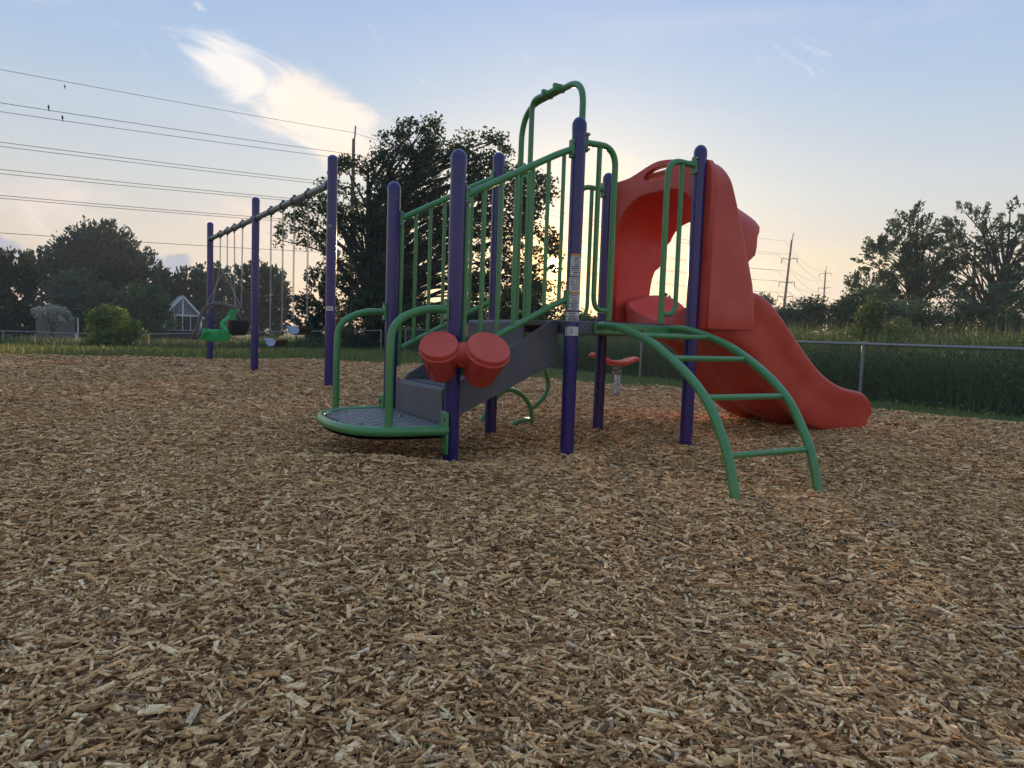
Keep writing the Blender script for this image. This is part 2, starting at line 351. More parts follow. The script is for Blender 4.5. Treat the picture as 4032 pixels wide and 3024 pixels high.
# wood chips: the bed's own pieces
def chipmat(name, src):
    mt = bpy.data.materials.new(name); mt.use_nodes = True; t = mt.node_tree; b = t.nodes['Principled BSDF']; b.inputs['Roughness'].default_value = 0.9; b.inputs['Specular IOR Level'].default_value = 0.08
    if src == 'obj': n = t.nodes.new('ShaderNodeObjectInfo'); out = n.outputs['Random']
    else: n = t.nodes.new('ShaderNodeAttribute'); n.attribute_name = 'rnd'; out = n.outputs['Fac']
    r = t.nodes.new('ShaderNodeValToRGB'); t.links.new(out, r.inputs[0]); cr = r.color_ramp
    cs = [(0.0, (0.10, 0.050, 0.024)), (0.13, (0.27, 0.148, 0.066)), (0.34, (0.51, 0.295, 0.128)), (0.56, (0.69, 0.42, 0.188)), (0.76, (0.80, 0.535, 0.265)), (0.90, (0.87, 0.65, 0.37)), (0.93, (0.50, 0.35, 0.20)), (0.97, (0.20, 0.14, 0.095)), (1.0, (0.62, 0.44, 0.27))]
    cr.elements[0].position = 0; cr.elements[0].color = (*cs[0][1], 1); cr.elements[1].position = 1; cr.elements[1].color = (*cs[-1][1], 1)
    for p, c in cs[1:-1]: e = cr.elements.new(p); e.color = (*c, 1)
    tc = t.nodes.new('ShaderNodeTexCoord'); nz = t.nodes.new('ShaderNodeTexNoise'); nz.inputs['Scale'].default_value = 130; nz.inputs['Detail'].default_value = 1.5; t.links.new(tc.outputs['Object'], nz.inputs['Vector'])
    mr = t.nodes.new('ShaderNodeMapRange'); mr.inputs['From Min'].default_value = 0.3; mr.inputs['From Max'].default_value = 0.7; mr.inputs['To Min'].default_value = 0.62; mr.inputs['To Max'].default_value = 1.3; t.links.new(nz.outputs[0], mr.inputs[0])
    mx = t.nodes.new('ShaderNodeMix'); mx.data_type = 'RGBA'; mx.blend_type = 'MULTIPLY'; mx.inputs[0].default_value = 1; t.links.new(r.outputs[0], mx.inputs[6]); t.links.new(mr.outputs[0], mx.inputs[7])
    t.links.new(mx.outputs[2], b.inputs['Base Color'])
    bn = t.nodes.new('ShaderNodeBump'); bn.inputs['Strength'].default_value = 0.35; bn.inputs['Distance'].default_value = 0.002; t.links.new(nz.outputs[0], bn.inputs['Height']); t.links.new(bn.outputs[0], b.inputs['Normal'])
    return mt
def chip_boxes(n, l, w, t):                          # irregular slivers, arrays of 8 corners each
    X = np.array([-1, 1, 1, -1, -1, 1, 1, -1]) * 0.5; Y = np.array([-1, -1, 1, 1, -1, -1, 1, 1]) * 0.5; Z = np.array([0, 0, 0, 0, 1, 1, 1, 1.])
    x = X * l[:, None]; y = Y * w[:, None]; z = (Z - 0.3) * t[:, None]
    ta = rng.uniform(0.05, 1.0, (n, 1)); tb = rng.uniform(0.05, 1.0, (n, 1)); y = y * np.where(X < 0, ta, tb)
    sk = rng.normal(0, 0.35, (n, 1)); y = y + sk * w[:, None] * (X > 0); x = x + rng.normal(0, 0.10, (n, 8)) * w[:, None]
    z = z * np.where(X < 0, rng.uniform(0.4, 1.1, (n, 1)), rng.uniform(0.4, 1.1, (n, 1))); z = z + rng.normal(0, 0.12, (n, 8)) * t[:, None]
    return np.stack([x, y, z], -1)
CF = np.array([(4, 5, 6, 7), (0, 1, 5, 4), (1, 2, 6, 5), (2, 3, 7, 6), (3, 0, 4, 7)])
def rot_all(P, yaw, pit, rol):
    c, s = np.cos(rol), np.sin(rol); y = P[..., 1] * c[:, None] - P[..., 2] * s[:, None]; z = P[..., 1] * s[:, None] + P[..., 2] * c[:, None]; x = P[..., 0]
    c, s = np.cos(pit), np.sin(pit); x, z = x * c[:, None] + z * s[:, None], -x * s[:, None] + z * c[:, None]
    c, s = np.cos(yaw), np.sin(yaw); x, y = x * c[:, None] - y * s[:, None], x * s[:, None] + y * c[:, None]
    return np.stack([x, y, z], -1)
def chip_layer(y0, y1, dens, scale, lift):
    half0, half1 = 0.80 * y0 + 0.85, 0.80 * y1 + 0.85
    n = int((half0 + half1) * (y1 - y0) * dens)
    y = rng.uniform(y0, y1, n); x = rng.uniform(-1, 1, n) * (0.80 * y + 0.85)
    k = inside(x, y); x, y = x[k], y[k]; n = len(x)
    l = np.clip(rng.lognormal(math.log(0.0235), 0.48, n), 0.007, 0.085) * scale
    w = l * np.clip(rng.lognormal(math.log(0.31), 0.42, n), 0.1, 0.85); w = np.clip(w, 0.0028 * scale, 0.022 * scale); t = rng.uniform(0.002, 0.008, n) * scale
    P = chip_boxes(n, l, w, t)
    P = rot_all(P, rng.uniform(0, 6.283, n), rng.normal(0, 0.15, n), rng.normal(0, 0.24, n))
    dd = edgedist(x, y)
    P += np.stack([x, y, gm(x, y) + gz(x, y) + rng.uniform(0.0, lift, n) - 0.03 * (1 - sm(dd / 0.3))], -1)[:, None, :]
    return P, np.clip(rng.beta(1.25, 1.35, n) * 0.98 + 0.10 * lump(x * 1.7 + 3, y * 1.7), 0, 1)
parts = [chip_layer(0.55, 2.0, 13500, 0.84, 0.016), chip_layer(2.0, 3.6, 6200, 0.95, 0.016), chip_layer(3.6, 6.0, 2500, 1.15, 0.017), chip_layer(6.0, 10.0, 760, 1.55, 0.022), chip_layer(10.0, 17.5, 150, 2.3, 0.03)]
P = np.concatenate([a for a, b in parts]); R_ = np.concatenate([b for a, b in parts]); n = len(P)
me = pymesh('wood_chips', P.reshape(-1, 3), (CF[None] + (np.arange(n) * 8)[:, None, None]).reshape(-1, 4)); attr(me, 'rnd', np.repeat(R_, 8))
o = link('wood_chips', me, chipmat('wood chips', 'attr'), mulch); tag(o, kind='stuff')
NCHIPS = n
cm = chipmat('single wood chip', 'obj'); bases = []
for k in range(16):                                  # the largest loose chips, shared among 16 shapes
    l = np.array([rng.uniform(0.028, 0.070)]); w = np.array([l[0] * rng.uniform(0.16, 0.42)]); t = np.array([rng.uniform(0.005, 0.010)])
    me = pymesh('wood_chip', chip_boxes(1, l, w, t)[0], np.concatenate([CF, [(0, 3, 2, 1)]])); me.materials.append(cm); bases.append(me)
yy = 0.62 + 2.6 * rng.random(900) ** 1.2; xx = rng.uniform(-1, 1, 900) * (0.74 * yy + 0.05); cnt = 0
for x, y in zip(xx, yy):
    if cnt >= 300: break
    o = bpy.data.objects.new('wood_chip', bases[cnt % 16]); col.objects.link(o); o.parent = mulch
    o.location = (x, y, float(gm(x, y)) + 0.016); o.rotation_euler = (random.gauss(0, 0.22), random.gauss(0, 0.16), random.uniform(0, 6.28)); cnt += 1

# ------------------------------------------------------------------ play structure
LS, DST = 1.027, 0.815                               # deck side, stair run
PR = 0.0445
play = empty('play_structure', (0.363, 4.365, 0), math.radians(30.2))
tag(play, 'purple and green play structure with red slide, drums and arched climber', 'play structure')
spots = {'A': (-DST, 0, 1.777), 'B': (-DST, LS, 1.777), 'C': (0, 0, 2.103), 'D': (LS, 0, 2.103), 'E': (0, LS, 2.103), 'F': (LS, LS, 2.103)}
posts = {}
def make_post(parent, x, y, h, r, name='post'):
    o = MB().lathe([(r, -0.25), (r, h - 0.075)], 32).build(name, purple, parent); o.location = (x, y, 0)
    prof = [(r + 0.0018, h - 0.085)] + [((r + 0.0018) * math.cos(a), h - 0.055 + 0.055 * math.sin(a)) for a in np.linspace(0, math.pi / 2 * 0.97, 9)]
    MB().lathe(prof, 32).build('cap', purple, o); return o
for k, (x, y, h) in spots.items(): posts[k] = make_post(play, x, y, h, PR)

def bracket(mb, p, d, h=0.055):                      # small clamp plate hugging a post
    p = Vector(p); d = Vector(d).normalized(); s_ = d.cross(Vector((0, 0, 1)))
    mb.obox(p + d * (PR + 0.006), s_, d, (0, 0, 1), 0.022, 0.009, h)
def bolts(parent, p, d, h=0.035):
    p = Vector(p); d = Vector(d).normalized()
    for dz in (-h, h):
        c = p + d * (PR + 0.017) + Vector((0, 0, dz)); MB().tube([c - d * 0.02, c + d * 0.008], 0.008, 8).build('bolt', steel, parent)

# stair guard rails
def guard(v, nb):
    g = empty('guard_rail'); g.parent = play
    z0 = lambda u: 1.533 + 0.535 * (u + 0.752); zb = lambda u: 0.74 + 0.515 * (u + 0.529)
    side = 0.0
    a, b = -DST + PR, -PR
    MB().tube(fillet([(a - 0.01, v, z0(a) - 0.005), (a + 0.02, v, z0(a + 0.02)), (b - 0.10, v, z0(b - 0.10)), (b, v, z0(b - 0.02))], 0.05), 0.0205, 14).build('top_rail', green, g)
    MB().tube([(a + 0.03, v, zb(a + 0.03)), (b - 0.05, v, zb(b - 0.05)), (b, v, zb(b) - 0.01)], 0.0185, 14).build('bottom_rail', green, g)
    for i in range(nb):
        u = -0.755 + (0.755 - 0.105) * i / (nb - 1)
        MB().tube([(u, v, zb(u) - (0.12 if i == 0 else 0)), (u, v, z0(u) - 0.004)], 0.0125 if i else 0.0165, 12).build('baluster', green, g)
    for uu, dx, z in ((-DST, 1, z0(-DST + 0.05)), (0, -1, z0(-0.06)), (0, -1, zb(-0.06))):
        m1 = MB(); bracket(m1, (uu, v, z), (dx, 0, 0)); m1.build('bracket', green, g, bevel=0.004)
    bolts(g, (-DST, v, z0(-DST + 0.05)), (1, -0.35, 0)); bolts(g, (0, v, z0(-0.06)), (-1, -0.35, 0))
guard(0.0, 7); guard(LS, 7)

# hand loops beside the climber openings
def hand_loop(v, post_u, sgn):
    h = empty('hand_loop'); h.parent = play
    U = lambda d: post_u + sgn * d
    MB().tube(fillet([(U(PR), v, 1.955), (U(0.29), v, 1.965), (U(0.29), v, 0.86)], [0.13]), 0.0205, 14).build('outer_tube', green, h)
    MB().tube(fillet([(U(0.162), v, 1.945), (U(0.162), v, 0.925), (U(0.29), v, 0.925)], [0.10]), 0.0165, 12).build('inner_tube', green, h)
    m1 = MB(); bracket(m1, (post_u, v, 1.955), (sgn, 0, 0), 0.06); m1.build('bracket', green, h, bevel=0.004)
    bolts(h, (post_u, v, 1.955), (sgn, -0.5, 0), 0.045)
hand_loop(0.0, 0, 1); hand_loop(0.0, LS, -1); hand_loop(LS, 0, 1); hand_loop(LS, LS, -1)

# arch above the stair head
ar = empty('stair_arch'); ar.parent = play
MB().tube(fillet([(0.05, 0.79, 0.86), (0.05, 0.79, 2.36), (0.05, 0.045, 2.36), (0.05, 0.045, 0.86)], [0.24, 0.16], 12), 0.0205, 14).build('arch_tube', green, ar)
MB().tube(fillet([(0.015, 0.60, 0.86), (0.015, 0.60, 2.366), (0.022, 0.285, 2.362)], [0.07], 8), 0.0185, 14).build('arch_tube', green, ar)
MB().tube([(0.05, 0.79, 1.90), (0.02, 0.60, 1.90)], 0.014, 10).build('cross_tube', green, ar)
for vv in (0.30, 0.44): MB().obox((0.033, vv, 2.368), (0, 1, 0), (1, 0, 0), (0, 0, 1), 0.014, 0.042, 0.025).build('clamp', green, ar, bevel=0.004)

# deck
dk = MB(); dk.box(0.0, -0.012, 0.768, LS, LS + 0.012, 0.853); deck = dk.build('deck', grey, play, bevel=0.006)
pl = MB(); cell = 0.05
def slotted(mb, x0, x1, y0, y1, z, cx, cy, keep=lambda x, y: True, hx=0.62, hy=0.36):
    nx = int((x1 - x0) / cx); ny = int((y1 - y0) / cy)
    for j in range(ny):
        off = (j % 2) * cx * 0.5
        for i in range(nx):
            a = x0 + i * cx + off; b = y0 + j * cy
            if not all(keep(*q) for q in ((a, b), (a + cx, b), (a, b + cy), (a + cx, b + cy))): continue
            ix, iy = cx * (1 - hx) / 2, cy * (1 - hy) / 2
            o_ = [(a, b), (a + cx, b), (a + cx, b + cy), (a, b + cy)]; i_ = [(a + ix, b + iy), (a + cx - ix, b + iy), (a + cx - ix, b + cy - iy), (a + ix, b + cy - iy)]
            V = [(*q, z) for q in o_] + [(*q, z) for q in i_] + [(*q, z - 0.008) for q in i_]
            mb.add(V, [(k, (k + 1) % 4, 4 + (k + 1) % 4, 4 + k) for k in range(4)] + [(4 + k, 4 + (k + 1) % 4, 8 + (k + 1) % 4, 8 + k) for k in range(4)])
slotted(pl, 0.05, LS - 0.07, 0.05, LS - 0.06, 0.858, 0.05, 0.035); pl.build('deck_plate', tread, deck, smooth=False)

# stair
stair = empty('stair'); stair.parent = play
for v0, v1 in ((0.105, 0.13), (0.895, 0.92)):
    MB().prism([(-0.775, 0.09), (-0.700, 0.262), (-0.03, 0.582), (-0.03, 0.848), (-0.085, 0.848), (-0.66, 0.500), (-0.735, 0.455), (-0.800, 0.36), (-0.812, 0.20), (-0.812, 0.10)], 1, v0, v1).build('side_panel', grey, stair, bevel=0.005)
for i, (u0, u1, zt, zl) in enumerate(((-0.818, -0.55, 0.42, 0.165), (-0.55, -0.285, 0.64, 0.405), (-0.285, -0.004, 0.846, 0.625))):
    s_ = MB(); s_.prism([(u0, zl), (u0 + 0.012, zl), (u0 + 0.02, zt - 0.03), (u1 + 0.02, zt - 0.03), (u1 + 0.02, zt), (u0 + 0.012, zt), (u0 - 0.004, zt - 0.016)], 1, 0.131, 0.894)
    st = s_.build('step', grey, stair, bevel=0.004)
    e = MB()
    for k in range(11):
        vv = 0.18 + k * 0.066; e.obox((u0 + 0.045, vv, zt + 0.002), (1, 0.5, 0), (-0.5, 1, 0), (0, 0, 1), 0.016, 0.005, 0.002)
    e.build('grip_slots', ink, st, smooth=False)['kind'] = 'stuff'

# entry platform
plat = empty('entry_platform'); plat.parent = play
rim = spline([(-0.862, -0.045, 0.195), (-1.05, -0.045, 0.195), (-1.22, -0.012, 0.195), (-1.345, 0.085, 0.195), (-1.405, 0.27, 0.195), (-1.415, 0.47, 0.195), (-1.39, 0.68, 0.195), (-1.31, 0.87, 0.195), (-1.17, 0.985, 0.195), (-1.0, 1.03, 0.195), (-0.862, 1.04, 0.195)], 5)
MB().tube(rim, 0.0285, 14).build('rim_tube', green, plat)
rp = np.array([(p.x, p.y) for p in rim] + [(-0.80, 1.03), (-0.80, -0.03)])
def inplat(x, y): return bool(inside(np.array([x]), np.array([y]), rp)[0])
pp = MB(); slotted(pp, -1.43, -0.72, -0.05, 1.06, 0.209, 0.078, 0.043, inplat, 0.60, 0.40); pp.build('slotted_plate', tread, plat, smooth=False)
und = MB(); q = [(p.x * 0.985 - 0.013, 0.5 + (p.y - 0.5) * 0.97) for p in rim[::2]]; nq = len(q)
und.add([(a, b, 0.172) for a, b in q], [tuple(range(nq))]); und.add([(a, b, 0.148) for a, b in q], [tuple(range(nq))]); und.build('under_pan', rubber, plat, smooth=False)
for v in (-0.02, LS + 0.02):
    MB().box(-DST - 0.062, v - 0.045, 0.055, -DST - 0.045, v + 0.04, 0.30).build('mounting_plate', green, plat, bevel=0.006)
for v in (-0.04, LS + 0.02):
    for z in (0.10, 0.255): MB().tube([(-DST - 0.060, v, z), (-DST - 0.075, v, z)], 0.011, 8).build('bolt', steel, plat)
for (a, b) in ((-1.28, 0.22), (-1.02, 0.12), (-0.93, 0.52), (-1.2, 0.8)): MB().lathe([(0.014, 0.209), (0.012, 0.219), (0.004, 0.222)], 10, Matrix.Translation((a, b, 0))).build('bolt', steel, plat)
for v, vb in ((0.0, -0.012), (LS, LS - 0.01)):
    h = empty('entry_handrail'); h.parent = play
    MB().tube(fillet([(-DST - PR, v, 0.878), (-1.02, v, 0.875), (-1.19, v * 0.999 + vb * 0.001, 0.79), (-1.20, vb, 0.60), (-1.20, vb, 0.20)], [0.12, 0.15, 0.12], 8), 0.0225, 14).build('rail_tube', green, h)
    m1 = MB(); bracket(m1, (-DST, v, 0.878), (-1, 0, 0), 0.06); m1.build('bracket', green, h, bevel=0.004)
    bolts(h, (-DST, v, 0.878), (-1, -0.3, 0), 0.05)

# arched climber
ac = empty('arch_climber'); ac.parent = play
base = [(0.203, -0.01, 0.822), (0.195, -0.12, 0.825), (0.185, -0.28, 0.805), (0.163, -0.55, 0.735), (0.135, -0.75, 0.655), (0.112, -0.93, 0.560), (0.092, -1.07, 0.460), (0.078, -1.165, 0.355), (0.066, -1.265, 0.19), (0.058, -1.33, 0.0), (0.052, -1.36, -0.12)]
curve = spline(base, 6)
for du in (0, 0.612): MB().tube([(p.x + du, p.y, p.z) for p in curve], 0.0245, 14).build('side_rail', green, ac)
def at_v(v):
    for a, b in zip(curve, curve[1:]):
        if b.y <= v <= a.y: t = (v - a.y) / (b.y - a.y); return a.lerp(b, t)
for v in (-0.41, -0.755, -1.065, -1.26):
    c = at_v(v); MB().tube([(c.x, c.y, c.z - 0.004), (c.x + 0.612, c.y + 0.01, c.z - 0.004)], 0.0165, 12).build('rung', green, ac)
MB().box(0.16, -0.030, 0.772, 0.86, -0.016, 0.842).build('hanger_plate', green, ac, bevel=0.005)
for u in (0.32, 0.56, 0.80): MB().tube([(u, -0.028, 0.805), (u, -0.045, 0.805)], 0.011, 8).build('bolt', steel, ac)

# looped climber on the far side
lc = empty('loop_climber'); lc.parent = play
vv = 1.40
MB().tube(spline([(0.50, LS, 0.80), (0.56, 1.25, 0.72), (0.68, vv, 0.55), (0.755, vv + 0.02, 0.40), (0.765, vv + 0.02, 0.30), (0.715, vv + 0.02, 0.205), (0.60, vv + 0.02, 0.115)], 7), 0.019, 12).build('loop_tube', green, lc)
MB().tube(spline([(0.12, vv, 0.03), (0.20, vv, 0.18), (0.33, vv, 0.285), (0.44, vv, 0.275), (0.535, vv, 0.21), (0.592, vv, 0.11), (0.60, vv, -0.06)], 7), 0.019, 12).build('loop_tube', green, lc)
MB().tube(spline([(0.61, vv, 0.03), (0.50, vv - 0.03, 0.035), (0.40, vv - 0.06, 0.012), (0.33, vv - 0.08, -0.04)], 6), 0.019, 12).build('foot_tube', green, lc)
MB().tube([(0.33, vv, 0.28), (0.33, vv - 0.05, 0.45), (0.3, LS + 0.02, 0.80)], 0.016, 10).build('support_tube', green, lc)

# pair of drums on the stair post
drums = empty('drum_pair'); drums.parent = play
tocam = Vector((math.cos(math.radians(-30.2 - 90 + 4)), math.sin(math.radians(-30.2 - 90 + 4)), 0))   # outward, in the structure's frame
right = Vector((-tocam.y, tocam.x, 0))
def drum(c, axis, r, depth, wname='drum'):
    q = Vector(axis).to_track_quat('Z', 'Y').to_matrix().to_4x4(); M_ = Matrix.Translation(c) @ q
    prof = [(r * 0.60, -depth), (r * 0.66, -depth + 0.004), (r * 0.70, -depth + 0.018), (r * 0.93, -0.045), (r * 0.97, -0.034), (r * 1.03, -0.032), (r * 1.03, -0.022), (r * 0.985, -0.018), (r * 0.975, -0.008)]
    o = MB().lathe(prof, 40, M_).build(wname, red, drums)
    hp = [(r * 0.975, -0.012), (r * 0.97, 0.002), (r * 0.945, 0.010), (r * 0.6, 0.0125), (r * 0.02, 0.013)]
    MB().lathe(hp, 40, M_, cap=False).build('drum_head', red, o)
    cord = MB()
    for k in range(9):
        a = 2 * math.pi * k / 9
        for s_ in (-1, 1):
            b = a + s_ * math.pi / 9; cord.tube([M_ @ Vector((r * 0.955 * math.cos(a), r * 0.955 * math.sin(a), -0.04)), M_ @ Vector((r * 0.845 * math.cos((a + b) / 2), r * 0.845 * math.sin((a + b) / 2), -0.04 - (depth - 0.058) * 0.5)), M_ @ Vector((r * 0.71 * math.cos(b), r * 0.71 * math.sin(b), -depth + 0.016))], 0.0026, 6)
    cord.build('moulded_cord', red, o)
    return M_
A_ = Vector((-DST, 0, 0))
axL = (Vector((0, 0, 1)) * 0.80 + tocam * 0.72 - right * 0.06); axR = (Vector((0, 0, 1)) * 0.80 + tocam * 0.70 + right * 0.22)
cL = A_ + tocam * 0.155 - right * 0.078 + Vector((0, 0, 0.676)); cR = A_ + tocam * 0.155 + right * 0.196 + Vector((0, 0, 0.668))
drum(cL, axL, 0.110, 0.225); drum(cR, axR, 0.126, 0.235)
jb = MB(); c0 = (cL + cR) / 2 - Vector((0, 0, 0.075)) - tocam * 0.045
jb.tube(spline([cL - Vector(axL).normalized() * 0.07 + right * 0.06, c0 + Vector((0, 0, 0.045)), cR - Vector(axR).normalized() * 0.07 - right * 0.06], 6), [0.056] * 13, 16)
jb.tube([c0 + tocam * 0.0, A_ + Vector((0, 0, 0.60))], 0.04, 14)
jb.lathe([(0.050, 0.55), (0.056, 0.56), (0.056, 0.64), (0.050, 0.65)], 24, Matrix.Translation(A_))
jb.build('drum_bridge', red, drums)

# slide
ST = [(1.10, 1.03, .862, .775), (1.30, 1.10, .860, .77), (1.48, 1.135, .845, .755), (1.64, 1.135, .795, .70), (1.76, 1.10, .72, .61), (1.90, 1.01, .62, .48), (2.06, .865, .485, .325), (2.24, .705, .36, .185), (2.43, .55, .262, .085), (2.63, .445, .205, .035), (2.83, .392, .185, .008), (2.98, .378, .178, -.01), (3.08, .352, .170, -.02), (3.15, .290, .158, -.01), (3.185, .215, .135, .02), (3.195, .15, .115, .06)]
def chute(st):
    u, t, b, k = st; g = (t - k); cr = t - 0.36 * g; wv = min(0.055, 0.35 * (b - k))
    half = [(0.050, k), (0.028, k + 0.2 * g), (0.020, cr - 0.03), (-0.002, cr + 0.03), (-0.022, t - 0.05 * g - 0.012), (-0.010, t - 0.004), (0.022, t), (0.052, t - 0.018), (0.078, b + 0.35 * (t - b)), (0.115, b + 0.05), (0.175, b + 0.006), (0.30, b), (0.415, b + 0.004)]
    full = half + [(0.475, b + 0.045)] + [(0.95 - v, z) for v, z in reversed(half)]
    und = [(0.83, k), (0.775, k + wv), (0.655, k + wv), (0.60, k), (0.35, k), (0.295, k + wv), (0.175, k + wv), (0.12, k)]
    return [(u, v, z) for v, z in full + und]
secs = [chute(s_) for s_ in ST]; ns = len(secs[0]); mb = MB(); V = [p for s_ in secs for p in s_]; Fc = []
for i in range(len(secs) - 1):
    for j in range(ns): Fc.append((i * ns + j, i * ns + (j + 1) % ns, (i + 1) * ns + (j + 1) % ns, (i + 1) * ns + j))
Fc.append(tuple(range(ns))); Fc.append(tuple((len(secs) - 1) * ns + j for j in reversed(range(ns))))
mb.add(V, Fc); slide = empty('slide'); slide.parent = play
sc = mb.build('chute', red, slide)
for pl_ in sc.data.polygons: pl_.use_smooth = True
for e in sc.data.edges: e.use_edge_sharp = False
ss = sc.modifiers.new('subsurf', 'SUBSURF'); ss.levels = 2; ss.render_levels = 2
MB().box(2.62, 0.30, -0.20, 2.72, 0.66, 0.06).build('foot', red, slide, bevel=0.01)
# hood over the slide entrance
def interp(x, tab):
    for (a, b), (c, d_) in zip(tab, tab[1:]):
        if x <= c: return b + (d_ - b) * max(0, (x - a)) / (c - a)
    return tab[-1][1]
def hood_shell(name, vlo, vhi, ztop, zlow, u0, rear, rad, drop, th, nu=9):
    vc = (vlo + vhi) / 2; a = (vhi - vlo) / 2; prof = []
    for z in np.linspace(zlow, ztop - rad, 10): prof.append((vlo, z))
    for t in np.linspace(0, math.pi / 2, 9)[1:]: prof.append((vlo + rad * (1 - math.cos(t)), ztop - rad + rad * math.sin(t)))
    for v in np.linspace(vlo + rad, vc, 5)[1:]: prof.append((v, ztop))
    prof = prof + [(2 * vc - v, z) for v, z in reversed(prof[:-1])]; npf = len(prof); mb = MB(); V = []; F_ = []
    for i in range(nu):
        t = i / (nu - 1)
        for v, z in prof:
            u1 = interp(z, rear); u = u0 + (u1 - u0) * t; hz = (z - zlow) / (ztop - zlow)
            V.append((u, v + (0.0), z - drop * (u - u0) * max(0, hz) ** 2))
    for i in range(nu - 1):
        for j in range(npf - 1): F_.append((i * npf + j, i * npf + j + 1, (i + 1) * npf + j + 1, (i + 1) * npf + j))
    mb.add(V, F_); o = mb.build(name, red, hood)
    for p_ in o.data.polygons: p_.use_smooth = True
    for e in o.data.edges: e.use_edge_sharp = False
    sd_ = o.modifiers.new('solid', 'SOLIDIFY'); sd_.thickness = th; sd_.offset = 0
    bv = o.modifiers.new('bevel', 'BEVEL'); bv.width = 0.010; bv.segments = 2; bv.limit_method = 'ANGLE'; bv.angle_limit = 0.9
    return o
hood = empty('slide_hood'); hood.parent = play
hood_shell('hood_shell', -0.020, 0.975, 1.965, 0.86, 1.095, [(0.86, 1.46), (1.15, 1.47), (1.35, 1.50), (1.48, 1.62), (1.60, 1.60), (1.76, 1.66), (1.97, 1.63)], 0.34, 0.42, 0.032)
hood_shell('hood_portal', -0.085, 1.040, 2.012, 0.835, 1.085, [(0.835, 1.56), (1.15, 1.52), (1.5, 1.40), (1.80, 1.28), (1.95, 1.21), (2.02, 1.19)], 0.17, 0.10, 0.030)
def plate2d(name, loops, M_, th, bev, matl, parent):
    cu = bpy.data.curves.new(name, 'CURVE'); cu.dimensions = '2D'; cu.fill_mode = 'BOTH'; cu.extrude = th / 2; cu.bevel_depth = bev; cu.bevel_resolution = 2; cu.offset = -bev
    for lp in loops:
        sp = cu.splines.new('POLY'); sp.points.add(len(lp) - 1); sp.use_cyclic_u = True
        for p_, (a, b) in zip(sp.points, lp): p_.co = (a, b, 0, 1)
    tmp = bpy.data.objects.new(name, cu); col.objects.link(tmp); bpy.context.view_layer.update()
    me = bpy.data.meshes.new_from_object(tmp.evaluated_get(bpy.context.evaluated_depsgraph_get())); bpy.data.objects.remove(tmp)
    me.transform(M_); me.materials.clear(); o = link(name, me, matl, parent); return o
def arch2(lo, hi, bot, top, rad, n=8):
    P = [(lo, bot), (lo, top - rad)] + [(lo + rad * (1 - math.cos(t)), top - rad + rad * math.sin(t)) for t in np.linspace(0, math.pi / 2, n)[1:]]
    return P + [(hi - (x - lo), z) for x, z in reversed(P)]
outer = [(-0.095, 0.835), (-0.095, 1.86), (-0.085, 1.94), (-0.045, 2.0), (0.02, 2.022), (0.10, 2.024)] + [(p.x, p.y) for p in spline([(0.16, 2.034, 0), (0.25, 2.06, 0), (0.36, 2.082, 0), (0.475, 2.092, 0), (0.58, 2.078, 0), (0.70, 2.048, 0), (0.80, 2.026, 0)], 4)] + [(0.87, 2.022), (0.95, 2.02), (1.005, 1.995), (1.04, 1.94), (1.05, 1.86), (1.05, 0.835)]
hole = arch2(0.0, 0.955, 0.835, 1.86, 0.36)
outer_u = outer + [(0.975, 0.835)] + [(0.975, 0.836)] if False else outer
ring = [q for q in outer] + [q for q in reversed(hole)]
slot = [(0.475 + 0.15 * math.copysign(abs(math.cos(t)) ** 0.7, math.cos(t)), 1.985 + 0.036 * math.copysign(abs(math.sin(t)) ** 0.9, math.sin(t)) + 0.02 * (1 - (math.cos(t)) ** 2)) for t in np.linspace(0, 2 * math.pi, 25)[:-1]]
MF = Matrix(((0, 0, 1, 1.085), (1, 0, 0, 0), (0, 1, 0, 0), (0, 0, 0, 1)))
plate2d('hood_fascia', [ring, slot], MF, 0.035, 0.010, red, hood)

# stickers on the front post
def patch(parent, r, ang, half, z0, z1, m, name='warning_label', n=8, off=0.0022):
    mb = MB(); V = []
    for i in range(n + 1):
        a = ang - half + 2 * half * i / n
        for z in (z0, z1): V.append(((r + off) * math.cos(a), (r + off) * math.sin(a), z))
    mb.add(V, [(2 * i, 2 * i + 2, 2 * i + 3, 2 * i + 1) for i in range(n)]); return mb
def sticker_on(parent, r, ang, half, z0, z1, lines, name='warning_label', m=sticker, seed=0):
    o = patch(parent, r, ang, half, z0, z1, m).build(name, m, parent); rd = random.Random(seed)
    if lines:
        mb = MB()
        for k in range(lines):
            z = z1 - (z1 - z0) * (k + 0.7) / (lines + 0.4); L_ = rd.uniform(0.35, 0.8) * half; c = ang + rd.uniform(-0.12, 0.12) * half; hz = (z1 - z0) / lines * rd.uniform(0.13, 0.26)
            p_ = patch(None, r, c, L_, z - hz, z + hz, ink, n=5, off=0.0034); mb.add(p_.v, p_.f)
        mb.build('print', ink, o, smooth=False)['kind'] = 'stuff'
    return o
angC = math.radians(-30.2 - 92)
pc = posts['C']
sticker_on(pc, PR, angC + 0.25, 0.80, 1.125, 1.245, 9, seed=1)
patch(pc, PR, angC + 0.25, 0.80, 1.2455, 1.262, orange).build('label_band', orange, pc)
lab = sticker_on(pc, PR, angC + 0.20, 0.85, 1.028, 1.118, 0, seed=2)
mb = MB()
for k, (z, L_) in enumerate(((1.072, 0.55), (1.062, 0.5), (1.051, 0.62), (1.041, 0.4), (1.110, 0.6))):
    p_ = patch(None, PR, angC + 0.25, L_, z - 0.0018, z + 0.0018, ink, n=5, off=0.0034); mb.add(p_.v, p_.f)
mb.build('print', ink, lab, smooth=False)['kind'] = 'stuff'
patch(pc, PR, angC + 0.17, 0.85, 1.0145, 1.0275, orange).build('label_band', orange, pc)
sticker_on(pc, PR, angC + 0.15, 0.90, 0.914, 1.012, 8, seed=3)
